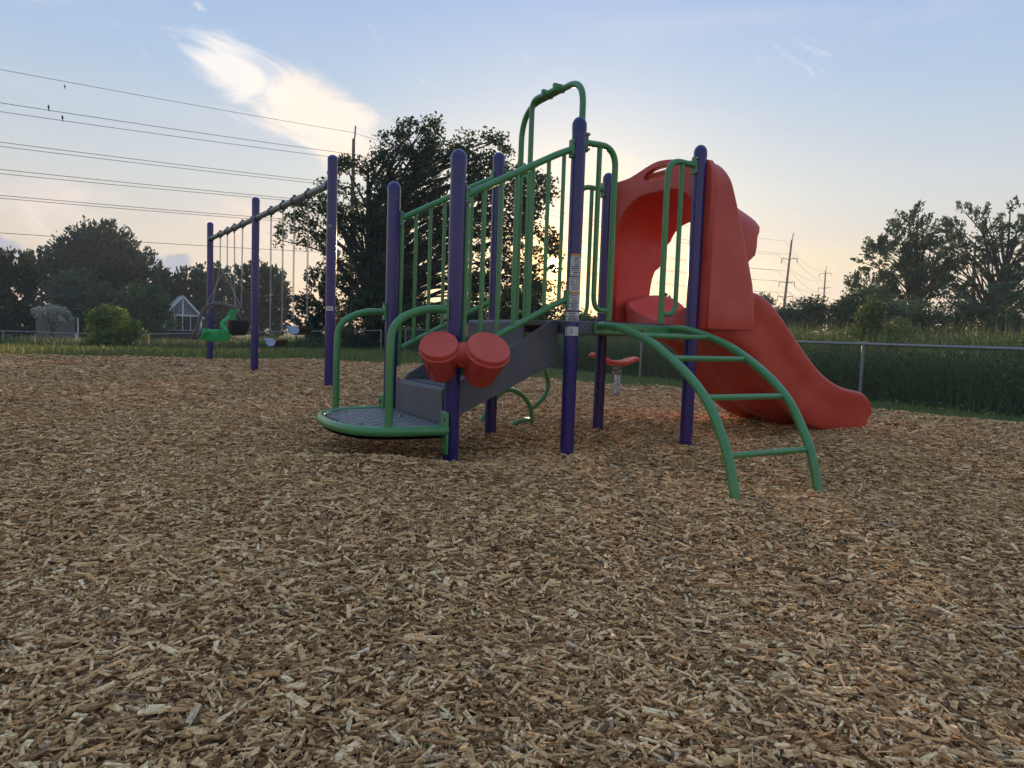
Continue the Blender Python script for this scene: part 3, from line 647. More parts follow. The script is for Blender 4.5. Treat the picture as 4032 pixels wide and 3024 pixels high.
sticker_on(pc, PR, angC + 0.05, 1.05, 0.876, 0.902, 2, seed=4)
sticker_on(pc, PR, angC + 0.05, 1.05, 0.845, 0.871, 2, seed=5)
low = sticker_on(pc, PR, angC + 0.05, 1.10, 0.755, 0.812, 0, seed=6)
def text_mesh(txt, size):
    cu = bpy.data.curves.new('print', 'FONT'); cu.body = txt; cu.size = size; cu.align_x = 'CENTER'; cu.align_y = 'CENTER'
    tmp = bpy.data.objects.new('print', cu); col.objects.link(tmp); bpy.context.view_layer.update()
    me = bpy.data.meshes.new_from_object(tmp.evaluated_get(bpy.context.evaluated_depsgraph_get())); bpy.data.objects.remove(tmp); return me
def wrap_text(txt, size, parent, r, ang, z, turn=0.0, off=0.0036, m=ink):
    me = text_mesh(txt, size); c, s_ = math.cos(turn), math.sin(turn)
    for v in me.vertices:
        x, y = v.co.x * c - v.co.y * s_, v.co.x * s_ + v.co.y * c; a = ang + x / r; v.co = ((r + off) * math.cos(a), (r + off) * math.sin(a), z + y)
    me.materials.clear(); o = link('print', me, m, parent); o['kind'] = 'stuff'; return o
wrap_text('5-12', 0.030, lab, PR, angC + 0.25, 1.090)
wrap_text('Ready', 0.024, low, PR, angC - 0.75, 0.784, -math.pi / 2)
wrap_text('YAPL', 0.018, low, PR, angC - 0.08, 0.786, -math.pi / 2)
mb = MB(); p_ = patch(None, PR, angC - 0.38, 0.015, 0.757, 0.81, ink, n=1, off=0.0034); mb.add(p_.v, p_.f); mb.build('print', ink, low, smooth=False)

# ------------------------------------------------------------------ swings
S1, S2, S3 = Vector((-6.55, 14.91, 0)), Vector((-4.455, 11.90, 0)), Vector((-2.36, 8.89, 0))
sn = (S3 - S1).normalized(); sang = math.atan2(sn.y, sn.x)
swing = empty('swing_set', S1, sang); tag(swing, 'three post purple swing frame with two beams standing left on mulch', 'swing set')
SL = (S3 - S1).length; RS = 0.0635; sp = {}
for k, x in enumerate((0, SL / 2, SL)): sp[k] = make_post(swing, x, 0, 2.945, RS)
for x0, x1 in ((0.0, SL / 2), (SL / 2, SL)):
    b = MB().tube([(x0 + RS - 0.01, 0, 2.59), (x1 - RS + 0.01, 0, 2.59)], 0.046, 20).build('beam', steel, swing)
clampm = mat('green painted casting', (0.03, 0.10, 0.045), 0.5, (0.04, 0.05, 0.05), 15)
HANG = (0.97, 1.60, 2.16, 2.78, 4.60, 5.24, 5.79, 6.41)
for x in HANG:
    h = MB(); h.lathe([(0.056, -0.03), (0.060, -0.02), (0.060, 0.02), (0.056, 0.03)], 20, Matrix.Translation((x, 0, 2.59)) @ Matrix.Rotation(math.pi / 2, 4, 'Y')); h.box(x - 0.02, -0.012, 2.50, x + 0.02, 0.012, 2.55)
    h.tube([(x, -0.02, 2.655), (x, 0.02, 2.655)], 0.02, 8); h.build('hanger', clampm, swing)
for x in (SL / 2 - 0.115, SL / 2 + 0.115, 0.115, SL - 0.115):
    MB().lathe([(0.055, -0.04), (0.062, -0.03), (0.062, 0.03), (0.055, 0.04)], 20, Matrix.Translation((x, 0, 2.59)) @ Matrix.Rotation(math.pi / 2, 4, 'Y')).build('collar', purple, swing)
angS = -sang - math.pi / 2 - 0.25
st = sticker_on(sp[2], RS, angS + 0.3, 0.75, 0.985, 1.04, 0, seed=8)
wrap_text('TEAM', 0.030, st, RS, angS + 0.3, 1.012)
wrap_text('D!', 0.045, sp[2], RS, angS + 0.2, 2.05, 0.0, 0.002, sticker)

def chain(mb, a, b, pitch=0.040, lw=0.0130, r=0.0046):
    a, b = Vector(a), Vector(b); d = (b - a); L = d.length; d.normalize(); n = max(2, int(L / pitch)); s0 = d.orthogonal().normalized(); s1 = d.cross(s0); ph = 0.3
    for i in range(n):
        c = a + d * (L * (i + 0.5) / n); ang = ph + (i % 2) * math.pi / 2; s_ = s0 * math.cos(ang) + s1 * math.sin(ang); hl = L / n * 0.5 + r
        pts = [c + d * (hl * math.sin(t)) * 1.05 + s_ * (lw * math.cos(t)) for t in np.linspace(0, 2 * math.pi, 9)[:-1]]
        mb.tube(pts, r, 4, closed=True)
    return mb
def swing_thing(name, label, x, group=None):
    o = empty(name, S1 + sn * x, sang); tag(o, label, 'swing', group); return o
def belt(x0, x1, zb, label):
    xc = (x0 + x1) / 2; o = swing_thing('belt_swing', label, xc, 'rubber belt swings'); w = (x1 - x0) / 2
    for s_ in (-1, 1):
        chain(MB(), (s_ * w, 0, 2.50), (s_ * w, 0, zb + 0.23)).build('chain', chainm, o)
        t = MB(); t.tube([(s_ * w, 0, zb + 0.24), (s_ * w - s_ * 0.0, -0.075, zb + 0.10), (s_ * w, 0.075, zb + 0.10)], 0.005, 8, closed=True)
        t.lathe([(0.02, -0.02), (0.024, 0), (0.02, 0.02)], 12, Matrix.Translation((s_ * w, 0, zb + 0.235)) @ Matrix.Rotation(math.pi / 2, 4, 'X')); t.build('hanger_triangle', steel, o)
    V = []; nx, ny = 17, 5
    prof = spline([(-w - 0.10, 0, zb + 0.11), (-w, 0, zb + 0.085), (-w * 0.6, 0, zb + 0.02), (0, 0, zb - 0.005), (w * 0.6, 0, zb + 0.02), (w, 0, zb + 0.085), (w + 0.10, 0, zb + 0.11)], 4)
    K = len(prof)
    for th in (0, 1):
        for p_ in prof:
            for y in np.linspace(-0.085, 0.085, ny): V.append((p_.x, y * (0.75 + 0.25 * min(1, (w + 0.11 - abs(p_.x)) / 0.1)), p_.z - 0.008 * th))
    F_ = []
    for th in (0, 1):
        for i in range(K - 1):
            for j in range(ny - 1): q = th * K * ny + i * ny + j; F_.append((q, q + 1, q + ny + 1, q + ny))
    for i in range(K - 1):
        for j in (0, ny - 1): q = i * ny + j; F_.append((q, q + ny, q + ny + K * ny, q + K * ny))
    for j in range(ny - 1):
        for i in (0, K - 1): q = i * ny + j; F_.append((q, q + 1, q + 1 + K * ny, q + K * ny))
    MB().add(V, F_).build('belt_seat', rubber, o)
    m_ = MB(); q = [p_ for p_ in prof if p_.x < -0.05]
    m_.add([(p_.x, y, p_.z + 0.003) for p_ in q for y in (-0.078, 0.078)] + [(p_.x, -0.0875, p_.z - k) for p_ in q for k in (-0.002, 0.012)], [(2 * i, 2 * i + 1, 2 * i + 3, 2 * i + 2) for i in range(len(q) - 1)])
    m_.build('pale_facing', bluegrey, o)
    return o
belt(5.79, 6.41, 0.665, 'higher black rubber belt swing on chains nearest the front swing post')
belt(4.60, 5.24, 0.455, 'lower black rubber belt swing hanging beside the middle swing post')
# full bucket toddler swing
o = swing_thing('bucket_swing', 'black rubber toddler bucket swing behind the green seat', 2.47, None)
for s_ in (-1, 1):
    chain(MB(), (s_ * 0.31, 0, 2.50), (s_ * 0.25, 0, 1.14)).build('chain', chainm, o)
    t = MB()
    for y in (-0.14, 0.14): t.tube([(s_ * 0.25, 0, 1.14), (s_ * 0.21, y, 0.84)], 0.005, 8)
    t.build('hanger_strap', steel, o)
V = []; F_ = []; rings = [(0.86, 0.235, 0.185), (0.85, 0.245, 0.195), (0.74, 0.235, 0.185), (0.62, 0.175, 0.15), (0.58, 0.12, 0.12)]; nn = 28
for z, a, b in rings:
    for k in range(nn): t = 2 * math.pi * k / nn; V.append((a * math.copysign(abs(math.cos(t)) ** 0.6, math.cos(t)), b * math.copysign(abs(math.sin(t)) ** 0.6, math.sin(t)), z))
for z, a, b in [(0.86, 0.215, 0.165), (0.66, 0.16, 0.13)]:
    for k in range(nn): t = 2 * math.pi * k / nn; V.append((a * math.copysign(abs(math.cos(t)) ** 0.6, math.cos(t)), b * math.copysign(abs(math.sin(t)) ** 0.6, math.sin(t)), z))
order = [6, 5, 0, 1, 2, 3, 4]
for i in range(len(order) - 1):
    for k in range(nn):
        if order[i] in (2,) and order[i + 1] == 3 and k % 14 in (2, 3, 4, 9, 10, 11) and False: continue
        a, b = order[i] * nn, order[i + 1] * nn; F_.append((a + k, a + (k + 1) % nn, b + (k + 1) % nn, b + k))
F_.append(tuple(6 * nn + k for k in range(nn))); F_.append(tuple(4 * nn + k for k in range(nn)))
MB().add(V, F_).build('bucket_seat', rubber, o)
t = MB(); t.lathe([(0.075, 0), (0.078, 0.004), (0.03, 0.008)], 20, Matrix.Translation((0.0, -0.187, 0.80)) @ Matrix.Rotation(math.pi / 2, 4, 'X')); t.build('round_badge', mat('dark grey badge', (0.09, 0.10, 0.12), 0.4), o)
# adaptive seat
o = swing_thing('adaptive_swing', 'bright green high backed adaptive swing seat with grey foam restraint bar', 1.28, None); o.rotation_euler = (0, 0, sang - 0.35)
o.rotation_euler = (0, 0, sang); MR = Matrix.Rotation(-sang + 0.12, 4, 'Z') @ Matrix.Diagonal((0.86, 0.86, 1, 1))
for s_ in (-1, 1):
    chain(MB(), (s_ * 0.31, 0, 2.50), (s_ * 0.31, 0, 1.95)).build('chain', chainm, o)
    for (xx_, zz_) in ((-0.34, 1.10), (0.36, 1.12)):
        MB().tube([Vector((s_ * 0.31, 0, 1.95)), MR @ Vector((xx_, -s_ * 0.22, zz_))], 0.007, 6).build('rope', chainm, o)
shell = MB()
prof = spline([(-0.50, 0, 0.50), (-0.47, 0, 0.47), (-0.36, 0, 0.435), (-0.15, 0, 0.43), (0.07, 0, 0.45), (0.17, 0, 0.56), (0.18, 0, 0.70), (0.20, 0, 0.85), (0.28, 0, 1.00), (0.33, 0, 1.10)], 4)
wid = [0.21 + 0.03 * math.sin(i * 0.5) if i < 22 else 0.20 - 0.004 * (i - 22) for i in range(len(prof))]
V = []; F_ = []; ny = 9
for i, p_ in enumerate(prof):
    t_ = (prof[min(i + 1, len(prof) - 1)] - prof[max(i - 1, 0)]).normalized(); nrm = Vector((-t_.z, 0, t_.x))
    for j in range(ny):
        s_ = -1 + 2 * j / (ny - 1); up = 0.24 * max(0, abs(s_) - 0.55) / 0.45 * (1.0 if i < 20 else 0.45); q = p_ + nrm * up; V.append((q.x, s_ * wid[i], q.z))
K = len(prof)
for i in range(K - 1):
    for j in range(ny - 1): q = i * ny + j; F_.append((q, q + 1, q + ny + 1, q + ny))
so_ = MB().add(V, F_).build('seat_shell', brightgreen, o); so_.data.transform(MR); md = so_.modifiers.new('solid', 'SOLIDIFY'); md.thickness = 0.045; md = so_.modifiers.new('sub', 'SUBSURF'); md.levels = 1; md.render_levels = 1
for s_ in (-1, 1):
    MB().tube(spline([(0.17, s_ * 0.20, 0.62), (0.06, s_ * 0.22, 0.72), (0.04, s_ * 0.22, 0.80), (0.14, s_ * 0.2, 0.88), (0.2, s_ * 0.2, 0.92)], 5), 0.045, 12).build('shoulder_wing', brightgreen, o).data.transform(MR)
MB().tube(spline([(0.36, -0.19, 1.13), (0.22, -0.22, 1.13), (-0.05, -0.23, 1.18), (-0.30, -0.23, 1.12), (-0.42, -0.23, 0.95), (-0.52, -0.22, 0.70), (-0.62, -0.17, 0.52), (-0.64, 0.0, 0.49), (-0.62, 0.17, 0.52), (-0.52, 0.22, 0.70), (-0.42, 0.23, 0.95), (-0.30, 0.23, 1.12), (-0.05, 0.23, 1.18), (0.22, 0.22, 1.13), (0.36, 0.19, 1.13)], 5), 0.038, 12).build('restraint_bar', foam, o).data.transform(MR)

# ------------------------------------------------------------------ spring riders
def rider(loc, rz, label, tall):
    o = empty('spring_rider', loc, rz); tag(o, label, 'spring rider')
    p_ = MB().lathe([(0.04, -0.15), (0.04, 0.27)], 20).build('pedestal', steel, o); prev = 0
    for z0, z1 in ((0.03, 0.105), (0.115, 0.19), (0.20, 0.265)): sticker_on(p_, 0.04, math.radians(-80) - rz, 1.2, z0, z1, 4, seed=int(z0 * 1000))
    coil = MB(); coil.tube([(0.05 * math.cos(t), 0.05 * math.sin(t), 0.27 + 0.009 * t) for t in np.linspace(0, 4 * math.pi, 40)], 0.012, 8); coil.build('spring', steel, o)
    prof = spline([(-0.40, 0, 0.50), (-0.30, 0, 0.475), (-0.14, 0, 0.40), (0.0, 0, 0.385), (0.12, 0, 0.40), (0.24, 0, 0.45), (0.30, 0, 0.455)], 4); V = []; F_ = []; ny = 9
    for i, q in enumerate(prof):
        w = 0.17 * math.sqrt(max(0.03, 1 - (abs(q.x + 0.05) / 0.36) ** 2.4))
        for j in range(ny): s_ = -1 + 2 * j / (ny - 1); V.append((q.x, s_ * w, q.z + 0.04 * s_ * s_))
    for i in range(len(prof) - 1):
        for j in range(ny - 1): a = i * ny + j; F_.append((a, a + 1, a + ny + 1, a + ny))
    so_ = MB().add(V, F_).build('seat', red, o); md = so_.modifiers.new('solid', 'SOLIDIFY'); md.thickness = 0.05; md = so_.modifiers.new('sub', 'SUBSURF'); md.levels = 1; md.render_levels = 1
    if tall:
        V = []; F_ = []; pr = spline([(-0.36, 0, 0.46), (-0.42, 0, 0.60), (-0.40, 0, 0.74), (-0.30, 0, 0.86), (-0.2, 0, 0.90)], 4)
        for i, q in enumerate(pr):
            w = 0.15 * (1 - 0.6 * i / len(pr))
            for j in range(5): s_ = -1 + j / 2; V.append((q.x, s_ * w, q.z + 0.01 * s_ * s_))
        for i in range(len(pr) - 1):
            for j in range(4): a = i * 5 + j; F_.append((a, a + 1, a + 6, a + 5))
        b = MB().add(V, F_).build('back_panel', red, o); md = b.modifiers.new('solid', 'SOLIDIFY'); md.thickness = 0.04
        g = MB()
        for s_ in (-1, 1): g.tube(spline([(0.12, s_ * 0.1, 0.42), (0.18, s_ * 0.14, 0.6), (0.1, s_ * 0.12, 0.72)], 5), 0.016, 8)
        g.build('grab_handle', whitetrim, o)
    return o
rider((1.40, 9.2, 0), 0.15, 'red curved rider seat on a labelled steel pedestal near the grass', False)
rider((-0.34, 8.9, 0), 0.9, 'red spring rider with tall back half hidden behind the stair', True)

# ------------------------------------------------------------------ chain link fence
chainwire = mat('dull fence wire', (0.10, 0.10, 0.105), 0.6)
def fence(name, label, pts, ztop, step=2.4, rail_r=0.021):
    P = [Vector((x, y, 0)) for x, y in pts]; o = empty(name, (P[0].x, P[0].y, 0)); tag(o, label, 'fence', 'chain link fence around the playground'); off = o.location.copy()
    rail = MB(); wires = MB(); cum = 0
    for a, b in zip(P, P[1:]):
        L = (b - a).length; d = (b - a) / L; n = max(1, round(L / step))
        for i in range(n + (b == P[-1])):
            c = a.lerp(b, i / n); zt = ztop(c.x, c.y); z0 = float(gz(c.x, c.y))
            q = MB().tube([(0, 0, z0 - 0.3), (0, 0, zt + 0.01)], 0.026, 10).build('post', steel, o); q.location = c - off; q.location.z = 0
            MB().lathe([(0.032, zt - 0.005), (0.030, zt + 0.02), (0.012, zt + 0.035)], 12).build('post_cap', steel, q)
        rail.tube([a.lerp(b, i / n) - off + Vector((0, 0, ztop(*a.lerp(b, i / n).xy))) for i in range(n + 1)], rail_r, 10)
        s_ = 0.0
        while s_ < L - 0.01:                         # diamond mesh: two sets of slanting wires
            for sg in (1, -1):
                c0 = a + d * s_; z0 = float(gz(c0.x, c0.y)) + 0.02; zt = ztop(c0.x, c0.y); h = zt - z0; e = min(max(s_ + sg * h * 0.85, 0), L); c1 = a + d * e; f_ = abs(e - s_) / (h * 0.85)
                wires.tube([(c0.x - off.x, c0.y - off.y, z0), (c1.x - off.x, c1.y - off.y, z0 + h * f_)], 0.0011, 3, cap=False)
            s_ += 0.062
    rail.build('top_rail', steel, o); w = wires.build('wire_mesh', chainwire, o, smooth=False); w['kind'] = 'stuff'
    return o
fence('chain_link_fence', 'low chain link fence with steel top rail along the right side', [(8.86, 3.44), (2.74, 14.80), (-3.9, 25.0)], lambda x, y: 0.79 + 0.004 * (y - 8), 2.58)
fence('chain_link_fence', 'low chain link fence across the back left beyond the grass', [(-4.9, 25.6), (-9.0, 28.6), (-34.0, 29.6)], lambda x, y: 0.80 + float(gz(x, y)) * 0.92, 3.0)

# ------------------------------------------------------------------ foliage
def leaves_mesh(name, C, A, B, rnd):                 # diamond leaves: centres, half long axes, half short axes
    n = len(C); V = np.stack([C - A, C + B, C + A, C - B], 1).reshape(-1, 3)
    Fq = (np.arange(n) * 4)[:, None] + np.arange(4)[None]
    me = pymesh(name, V, Fq); attr(me, 'rnd', np.repeat(rnd, 4)); return me
def unit(n):
    v = rng.normal(size=(n, 3)); return v / np.linalg.norm(v, axis=1, keepdims=True)
def perp(A):
    v = np.cross(A, unit(len(A))); return v / (np.linalg.norm(v, axis=1, keepdims=True) + 1e-9)
def clump_points(lobes, n, inner=0.45):
    w = np.array([l[3] * l[4] * l[5] for l in lobes]) ** 0.75; k = rng.choice(len(lobes), n, p=w / w.sum()); Lb = np.array(lobes)[k]
    d = unit(n); r = (inner ** 3 + (1 - inner ** 3) * rng.random(n)) ** (1 / 3)
    return Lb[:, :3] + d * r[:, None] * Lb[:, 3:6], d
def tree(name, label, x, y, lobes, ncl, per, leaf, crad, lm, trunk_r=0.15, limbs=30, group='trees beyond the fence', cat='tree', spray=0.0, inner=0.45, aspect=0.5, zbase=None, trunks=1, crown='crown'):
    zb = float(gz(x, y)) if zbase is None else zbase
    o = empty(name, (x, y, zb - 0.04)); tag(o, label, cat, group)
    Cc, d = clump_points(lobes, ncl, inner); Cc[:, 2] = np.maximum(Cc[:, 2], 0.12)
    cid = np.repeat(np.arange(ncl), per); n = len(cid)
    csz = rng.uniform(0.55, 1.35, ncl)[cid][:, None]
    off = unit(n) * (rng.random(n) ** 0.45)[:, None] * 1.75 * crad * csz * np.array([1, 1, 0.7])
    if spray:
        ax = d + np.array([0, 0, 0.7]); ax /= np.linalg.norm(ax, axis=1, keepdims=True); t = rng.uniform(-1.3, 1.3, n)[:, None]
        off = off * 0.45 + ax[cid] * t * crad * spray
    Cl = Cc[cid] + off; Cl[:, 2] = np.maximum(Cl[:, 2], 0.03)
    A = unit(n) * np.array([1, 1, 0.7]);
    if spray: A = A * 0.6 + ax[cid] * 0.8
    A = A / np.linalg.norm(A, axis=1, keepdims=True); s_ = leaf * rng.uniform(0.6, 1.3, n)[:, None] * 0.5
    B = perp(A) * s_ * aspect; A = A * s_
    rnd = np.clip(rng.normal(0.45, 0.22, ncl)[cid] + rng.normal(0, 0.12, n), 0, 1)
    link(crown, leaves_mesh(crown, Cl, A, B, rnd), lm, o)
    tb = MB(); zc = max(l[2] for l in lobes)
    for k in range(trunks):
        bx, by = (0, 0) if trunks == 1 else (random.uniform(-1, 1) * trunk_r * 3, random.uniform(-1, 1) * trunk_r * 3)
        lean = (random.uniform(-0.25, 0.25), random.uniform(-0.25, 0.25)); path = [(bx + lean[0] * zc * t * 0.4 + 0.06 * math.sin(5 * t + k), by + lean[1] * zc * t * 0.4, -0.2 + (zc * 0.84 + 0.2) * t) for t in np.linspace(0, 1, 7)]
        tb.tube(path, [trunk_r * (1.25 - 1.05 * t) for t in np.linspace(0, 1, 7)], 8)
    pick = rng.choice(ncl, min(limbs, ncl), replace=False)
    for i in pick:
        c = Cc[i]; t = random.uniform(0.25, 0.75); z0 = min(c[2] * t, zc * 0.8); q = np.array([0, 0, z0]); f_ = (z0 + 0.2) / (zc + 0.2); q[0] = path[0][0] + (path[-1][0] - path[0][0]) * f_; q[1] = path[0][1] + (path[-1][1] - path[0][1]) * f_
        mid = q * 0.5 + c * 0.5 + np.array([random.uniform(-.15, .15), random.uniform(-.15, .15), 0.08 * np.linalg.norm(c - q)])
        r0 = trunk_r * random.uniform(0.22, 0.45); tb.tube(spline([q, mid, c], 3), [r0 * (1 - 0.75 * t) for t in np.linspace(0, 1, 7)], 5, cap=False)
    tb.build('trunk', bark, o); return o
def at(px, py, Y):                                   # world point seen at a preview pixel, Y metres away
    d = pxdir(*pv(px, py)); return Vector((0, 0, CAMZ)) + d * (Y / d.y)
LM = {'maple': leafmat('maple leaves', (0.029, 0.049, 0.017), (0.080, 0.109, 0.032), 0.45), 'dark': leafmat('evergreen sprays', (0.014, 0.036, 0.021), (0.042, 0.080, 0.042), 0.2),
      'mid': leafmat('mid green leaves', (0.032, 0.075, 0.026), (0.080, 0.145, 0.050), 0.35), 'grey': leafmat('grey green leaves', (0.042, 0.080, 0.046), (0.090, 0.135, 0.078), 0.3),
      'yellow': leafmat('yellow green vine leaves', (0.055, 0.125, 0.020), (0.20, 0.265, 0.055), 0.4), 'locust': leafmat('locust leaflets', (0.036, 0.082, 0.046), (0.095, 0.160, 0.082), 0.4),
      'white': leafmat('white flower sprays', (0.145, 0.189, 0.116), (0.609, 0.580, 0.522), 0.3), 'grass': leafmat('grass blades', (0.085, 0.130, 0.030), (0.26, 0.28, 0.095), 0.35), 'weed': leafmat('tall weeds', (0.040, 0.085, 0.026), (0.165, 0.215, 0.080), 0.35),
      'straw': leafmat('seed heads', (0.232, 0.217, 0.116), (0.464, 0.406, 0.246), 0.3)}
def lobes_from(cx, cy, Y, spec, base):               # spec in preview pixels: (x, y, rx, ry); depth radius from rx
    out = []
    for x, y, rx, ry in spec:
        p = at(x, y, Y); k = Y / (FPX * 2212 / 4032); out.append((p.x - base.x, random.uniform(-0.15, 0.15) * rx * k, p.z - base.z, rx * k, min(rx, 120) * k * 0.75, ry * k))
    return out
def ptree(name, label, bx, Y, spec, *args, **kw):
    b = at(bx, 760, Y); base = Vector((b.x, Y, float(gz(b.x, Y)))); L_ = lobes_from(0, 0, Y, spec, base)
    return tree(name, label, base.x, base.y, L_, *args, **kw)
# the large maple in the middle
ptree('maple_tree', 'large broad maple rising behind the swings and stair', 800, 29,
      [(770, 425, 80, 88), (865, 345, 72, 72), (905, 300, 52, 50), (960, 385, 95, 80), (1050, 325, 62, 52), (1090, 430, 95, 85), (690, 480, 62, 60), (640, 512, 38, 34), (880, 480, 120, 90), (1150, 540, 70, 80), (1155, 410, 48, 44), (725, 590, 50, 62), (840, 600, 110, 80), (1010, 560, 100, 80), (1070, 640, 100, 70), (1180, 640, 50, 50)],
      760, 62, 0.155, 0.27, LM['maple'], 0.24, 170, inner=0.55, aspect=0.6)
ptree('dark_bush', 'dark evergreen bush left of the large maple by the fence', 680, 30, [(690, 650, 45, 80), (665, 690, 35, 55), (712, 700, 40, 60)], 170, 60, 0.13, 0.20, LM['dark'], 0.08, 20, spray=1.0, group=None, cat='bush')
ptree('understorey_bush', 'dark leafy thicket under the large maple', 840, 27.5, [(790, 700, 75, 60), (880, 700, 70, 60), (960, 710, 80, 50), (830, 650, 60, 50)], 330, 50, 0.15, 0.26, LM['maple'], 0.07, 40, group=None, cat='bush', trunks=3)
ptree('understorey_bush', 'brown green thicket behind the stair under the low sun', 1110, 25, [(1040, 715, 70, 45), (1130, 705, 80, 50), (1210, 705, 70, 48), (1110, 660, 60, 40)], 280, 50, 0.13, 0.24, LM['maple'], 0.06, 40, group=None, cat='bush', trunks=3)
# left background
ptree('cedar_tree', 'dark rounded cedar at the left edge of the yard', 20, 42, [(15, 640, 68, 95), (20, 590, 50, 55), (-40, 660, 60, 90), (30, 690, 60, 40)], 420, 50, 0.24, 0.30, LM['dark'], 0.15, 30, spray=0.9, inner=0.6, cat='tree')
ptree('elm_tree', 'tall dome shaped tree with feathery top at left', 215, 62, [(215, 570, 95, 78), (160, 600, 70, 70), (270, 600, 55, 70), (200, 660, 110, 60), (100, 590, 45, 42), (75, 580, 32, 30), (215, 545, 70, 52)], 860, 46, 0.36, 0.52, LM['dark'], 0.25, 50, spray=1.3, inner=0.5)
ptree('viburnum_bush', 'grey green leafy bush in front of the dome tree', 180, 50, [(175, 640, 60, 60), (190, 690, 72, 40), (140, 690, 40, 36)], 260, 40, 0.26, 0.34, LM['grey'], 0.1, 20, cat='bush', group=None)
ptree('willow_bush', 'rounded soft green bush left of the white gabled shed', 310, 46, [(305, 655, 60, 42), (318, 690, 58, 38), (285, 690, 40, 34)], 280, 44, 0.20, 0.28, LM['mid'], 0.1, 20, cat='bush', group=None)
for i, (x, top, w, lab) in enumerate(((345, 585, 48, 'dark conifer behind the shed, leftmost of the back row'), (395, 590, 45, 'dark conifer behind the shed gable in the back row'), (432, 583, 30, 'narrow pointed conifer left of the rear swing post'), (480, 580, 45, 'dark conifer between the two rear swing posts'))):
    ptree('conifer_tree', lab, x, 68, [(x, top + 75, w, 70), (x, top + 35, w * 0.55, 40), (x, top + 10, w * 0.22, 24), (x + 5, 695, w, 45)], 200, 34, 0.40, 0.42, LM['dark'], 0.18, 14, spray=1.0, inner=0.55, group='conifers behind the shed')
ptree('cedar_tree', 'broad dark cedar behind the belt swings', 560, 60, [(565, 640, 58, 72), (540, 620, 45, 50), (590, 650, 35, 55), (560, 695, 60, 40)], 330, 42, 0.36, 0.38, LM['dark'], 0.18, 20, spray=1.0, inner=0.6)
ptree('flowering_bush', 'small bush covered with white blossom above the board fence', 112, 39, [(112, 675, 32, 16), (128, 682, 26, 14)], 80, 40, 0.13, 0.16, LM['white'], 0.05, 10, cat='bush', group=None)
ptree('vine_bush', 'yellow green vine climbing over the back chain link fence', 235, 29, [(232, 685, 34, 28), (262, 705, 40, 26), (215, 700, 24, 22), (295, 722, 34, 12), (240, 735, 50, 22)], 170, 34, 0.16, 0.16, LM['yellow'], 0.04, 14, cat='vine', group=None)
# right background
ptree('locust_tree', 'tall airy locust tree at the right edge beyond the fence', 2110, 34, [(2115, 490, 85, 55), (2185, 520, 75, 62), (2060, 540, 72, 60), (2230, 470, 60, 45), (2120, 590, 105, 45), (2250, 600, 90, 60), (2050, 610, 60, 40)], 330, 50, 0.15, 0.25, LM['locust'], 0.16, 110, spray=0.7, inner=0.5, trunks=2)
ptree('locust_tree', 'shorter airy locust tree leaning left beside the taller one', 1960, 33, [(1965, 495, 50, 58), (1915, 550, 58, 48), (2000, 560, 52, 56), (1885, 615, 55, 34), (1970, 615, 80, 40)], 270, 50, 0.15, 0.25, LM['locust'], 0.13, 90, spray=0.7, inner=0.5, trunks=2)
ptree('sumac_bush', 'dark bush right of the slide below the leaning power pole', 1725, 30, [(1715, 680, 36, 34), (1755, 668, 34, 30), (1690, 690, 26, 30), (1725, 700, 50, 30), (1790, 690, 30, 30)], 230, 40, 0.14, 0.20, LM['grey'], 0.06, 20, cat='bush', group=None)
ptree('dogwood_bush', 'leafy bush between the slide bushes and the locust trees', 1840, 27, [(1835, 668, 36, 34), (1880, 650, 40, 34), (1850, 700, 60, 34), (1910, 690, 50, 40)], 260, 40, 0.14, 0.2, LM['locust'], 0.06, 30, cat='bush', group=None)
ptree('dogwood_bush', 'dark leafy thicket under the trunks of the locust trees', 2060, 28, [(1985, 680, 48, 36), (2050, 668, 44, 34), (2110, 690, 70, 34), (2165, 655, 44, 46), (2230, 680, 60, 44), (2010, 705, 70, 26), (2190, 712, 80, 30)], 380, 40, 0.14, 0.22, LM['locust'], 0.06, 30, cat='bush', group=None)
ptree('young_shrub', 'light green young shrub growing behind the right fence post', 1880, 13.5, [(1890, 700, 42, 50), (1860, 725, 40, 36), (1925, 720, 40, 40), (1885, 665, 26, 28)], 130, 34, 0.075, 0.10, LM['weed'], 0.02, 50, cat='shrub', group=None, inner=0.2, trunks=4)
ptree('spruce_tree', 'small pointed spruce seen through the hand loops', 1443, 52, [(1443, 675, 12, 40), (1443, 655, 7, 28), (1450, 700, 22, 24)], 90, 30, 0.22, 0.22, LM['dark'], 0.08, 8, spray=0.8, group=None)
ptree('distant_tree', 'round leafy tree seen beside the right deck post', 1525, 44, [(1525, 640, 22, 26), (1530, 680, 26, 34), (1505, 690, 20, 26)], 140, 34, 0.2, 0.24, LM['mid'], 0.1, 14, group=None)
ptree('distant_tree', 'small leafy tree top showing just right of the slide hood', 1650, 46, [(1650, 655, 18, 24), (1640, 690, 26, 26)], 90, 30, 0.2, 0.24, LM['mid'], 0.08, 14, group=None)
ptree('hedge_bush', 'brown shaded bush behind the deck seen under the stair arch', 1330, 26, [(1270, 715, 45, 40), (1340, 720, 60, 36), (1420, 715, 60, 36), (1490, 712, 50, 36)], 260, 46, 0.13, 0.22, LM['maple'], 0.05, 30, cat='bush', group=None, trunks=3)

